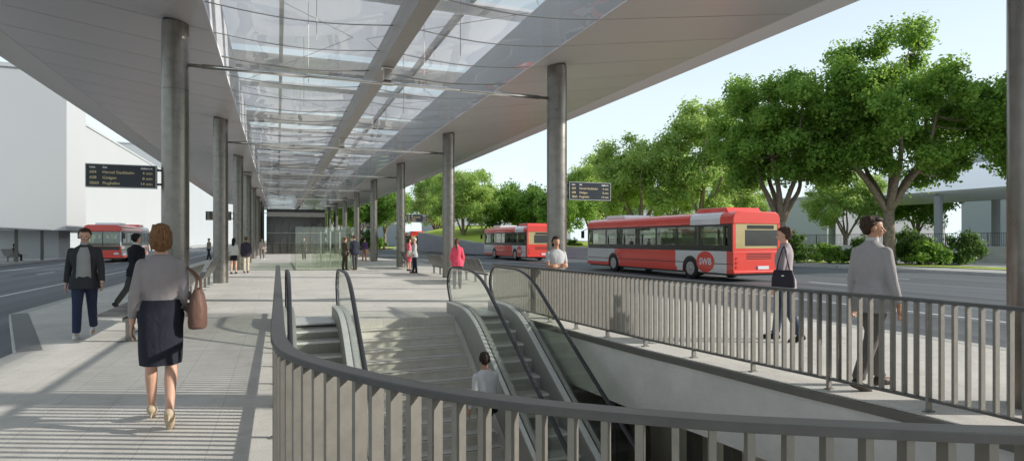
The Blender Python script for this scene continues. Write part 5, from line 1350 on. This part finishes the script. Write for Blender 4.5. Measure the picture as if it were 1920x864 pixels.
def shrub(seed, rx, h, label, leaf='leafS'):
    r = random.Random(seed); root = thing('shrub', label, 'shrub'); cs = []; rd = []
    for i in range(26):
        a = r.uniform(0, 2*PI); u = r.random()**0.6; z = h*r.uniform(0.2, 0.95); q = (1-(z/h)**2*0.5)
        cs.append(np.array([rx*u*q*math.cos(a), rx*u*q*math.sin(a), z])); rd.append(r.uniform(0.25, 0.42)*h*0.6)
    me = leaf_mesh(cs, rd, 150, 0.13, seed); me.materials.append(M[leaf]); mobj('foliage', me, root)
    tk = MB()
    for c in cs[:14]: tk.tube([(0, 0, 0), Vector(c)*0.55+Vector((0, 0, 0.1)), Vector(c)*1.08], [0.035, 0.02, 0.006], 5)
    tk.build('stem', M['bark'], root); return root
s1 = shrub(5, 1.3, 2.0, 'x'); s2 = shrub(9, 1.1, 1.35, 'x', 'leafA')
SH = [(s1, 34.6, 33.6, 1.0, 'dark tall shrub left of the man in grey suit'), (s2, 35.2, 31.0, 1.0, 'round light shrub at the kerb behind the man in mauve'), (s2, 36.6, 33.0, 0.9, 'small shrub under the forked plane tree'), (s1, 36.6, 29.8, 0.85, 'shrub at the foot of the tallest plane tree'),
      (s1, 39.2, 27.6, 0.95, 'shrub right of the man in the grey suit'), (s2, 38.6, 26.6, 1.15, 'bushy shrub at the grass edge below the fence'), (s2, 40.6, 27.2, 1.0, 'middle shrub before the low concrete wall'), (s1, 41.8, 26.4, 1.0, 'large dark shrub rightmost before the low wall'), (s1, 40.2, 29.2, 1.1, 'tall shrub in front of the fence'),
      (s1, 28.4, 56.4, 0.8, 'shrub above the retaining wall by the column'), (s1, 31.2, 52.0, 0.75, 'shrub above the low wall behind the moving bus'), (s1, 35.6, 36.2, 0.9, 'shrub at the front end of the moving bus'),
      (s1, 9.0, 112, 1.5, 'far hedge shrub left of the fourth right column'), (s1, 12.5, 113, 1.5, 'far hedge shrub between the distant columns'), (s1, 15.6, 114, 1.6, 'far hedge shrub beside the small distant bus'), (s2, 17.8, 115, 1.5, 'pale far shrub beside the small distant bus')]
used = set()
for (src, x, y, s_, lab) in SH:
    o = src if id(src) not in used else copy_tree(src); used.add(id(src))
    o.location = (x, y, 0); o.scale = (s_, s_, s_); o.rotation_euler = (0, 0, (x*7+y) % 6.28); o['label'] = lab; o['group'] = 'shrubs in the planting strips'

# ================================================================== CAMERA, SUN, SKY
cam = bpy.data.cameras.new('camera'); co = bpy.data.objects.new('camera', cam); COL.objects.link(co)
co.location = (0, 0, 1.6); co.rotation_euler = (R(90), 0, R(-21.06)); cam.sensor_width = 36; cam.lens = 36*1140/1920
cam.shift_y = 18/1920; cam.clip_start = 0.05; cam.clip_end = 5000; sc.camera = co
sv = Vector((0.921, -0.389, 0)).normalized(); el = R(22.5)
sdir = Vector((sv.x*math.cos(el), sv.y*math.cos(el), math.sin(el)))
sl = bpy.data.lights.new('sun', 'SUN'); sl.energy = 5.0; sl.angle = R(1.0); sl.color = (1.0, 0.95, 0.88)
so = bpy.data.objects.new('sun', sl); COL.objects.link(so); so.rotation_euler = sdir.to_track_quat('Z', 'Y').to_euler(); so.location = (20, -20, 30)
w = bpy.data.worlds.new('World'); sc.world = w; w.use_nodes = True; nt = w.node_tree; nt.nodes.clear()
out = nt.nodes.new('ShaderNodeOutputWorld'); sky = nt.nodes.new('ShaderNodeTexSky'); sky.sky_type = 'NISHITA'; sky.sun_disc = False
sky.sun_elevation = el; sky.sun_rotation = math.atan2(sdir.x, sdir.y); sky.air_density = 1.0; sky.dust_density = 1.5; sky.ozone_density = 1.5
bg = nt.nodes.new('ShaderNodeBackground'); bg.inputs[1].default_value = 0.15; nt.links.new(sky.outputs[0], bg.inputs[0])
bg2 = nt.nodes.new('ShaderNodeBackground'); bg2.inputs[0].default_value = (0.83, 0.96, 1.0, 1); bg2.inputs[1].default_value = 1.15
tc = nt.nodes.new('ShaderNodeTexCoord'); sx = nt.nodes.new('ShaderNodeSeparateXYZ'); nt.links.new(tc.outputs['Generated'], sx.inputs[0])
rp = nt.nodes.new('ShaderNodeValToRGB'); e = rp.color_ramp.elements
e[0].position = 0.0; e[0].color = (0.97, 0.97, 0.97, 1); e[1].position = 0.6; e[1].color = (0.30, 0.30, 0.30, 1)
m_ = e.new(0.22); m_.color = (0.80, 0.80, 0.80, 1)
nt.links.new(sx.outputs[2], rp.inputs[0])
nz = nt.nodes.new('ShaderNodeTexNoise'); nz.inputs['Scale'].default_value = 2.2; nz.inputs['Detail'].default_value = 7; nz.inputs['Roughness'].default_value = 0.6
mp = nt.nodes.new('ShaderNodeMapping'); mp.inputs['Scale'].default_value = (1, 1, 3.0); nt.links.new(tc.outputs['Generated'], mp.inputs[0]); nt.links.new(mp.outputs[0], nz.inputs['Vector'])
cr = nt.nodes.new('ShaderNodeValToRGB'); cr.color_ramp.elements[0].position = 0.52; cr.color_ramp.elements[0].color = (0, 0, 0, 1); cr.color_ramp.elements[1].position = 0.72; cr.color_ramp.elements[1].color = (0.35, 0.35, 0.35, 1)
nt.links.new(nz.outputs[0], cr.inputs[0])
ad = nt.nodes.new('ShaderNodeMath'); ad.operation = 'ADD'; ad.use_clamp = True; nt.links.new(rp.outputs[0], ad.inputs[0]); nt.links.new(cr.outputs[0], ad.inputs[1])
mx = nt.nodes.new('ShaderNodeMixShader'); nt.links.new(ad.outputs[0], mx.inputs[0]); nt.links.new(bg.outputs[0], mx.inputs[1]); nt.links.new(bg2.outputs[0], mx.inputs[2]); nt.links.new(mx.outputs[0], out.inputs[0])
sc.view_settings.view_transform = 'Standard'; sc.view_settings.look = 'None'; sc.view_settings.exposure = 0; sc.view_settings.gamma = 1
cy = sc.cycles; cy.max_bounces = 8; cy.transparent_max_bounces = 24; cy.diffuse_bounces = 4; cy.glossy_bounces = 4; cy.transmission_bounces = 4; cy.caustics_reflective = False; cy.caustics_refractive = False
cy.use_denoising = True; cy.sample_clamp_indirect = 6
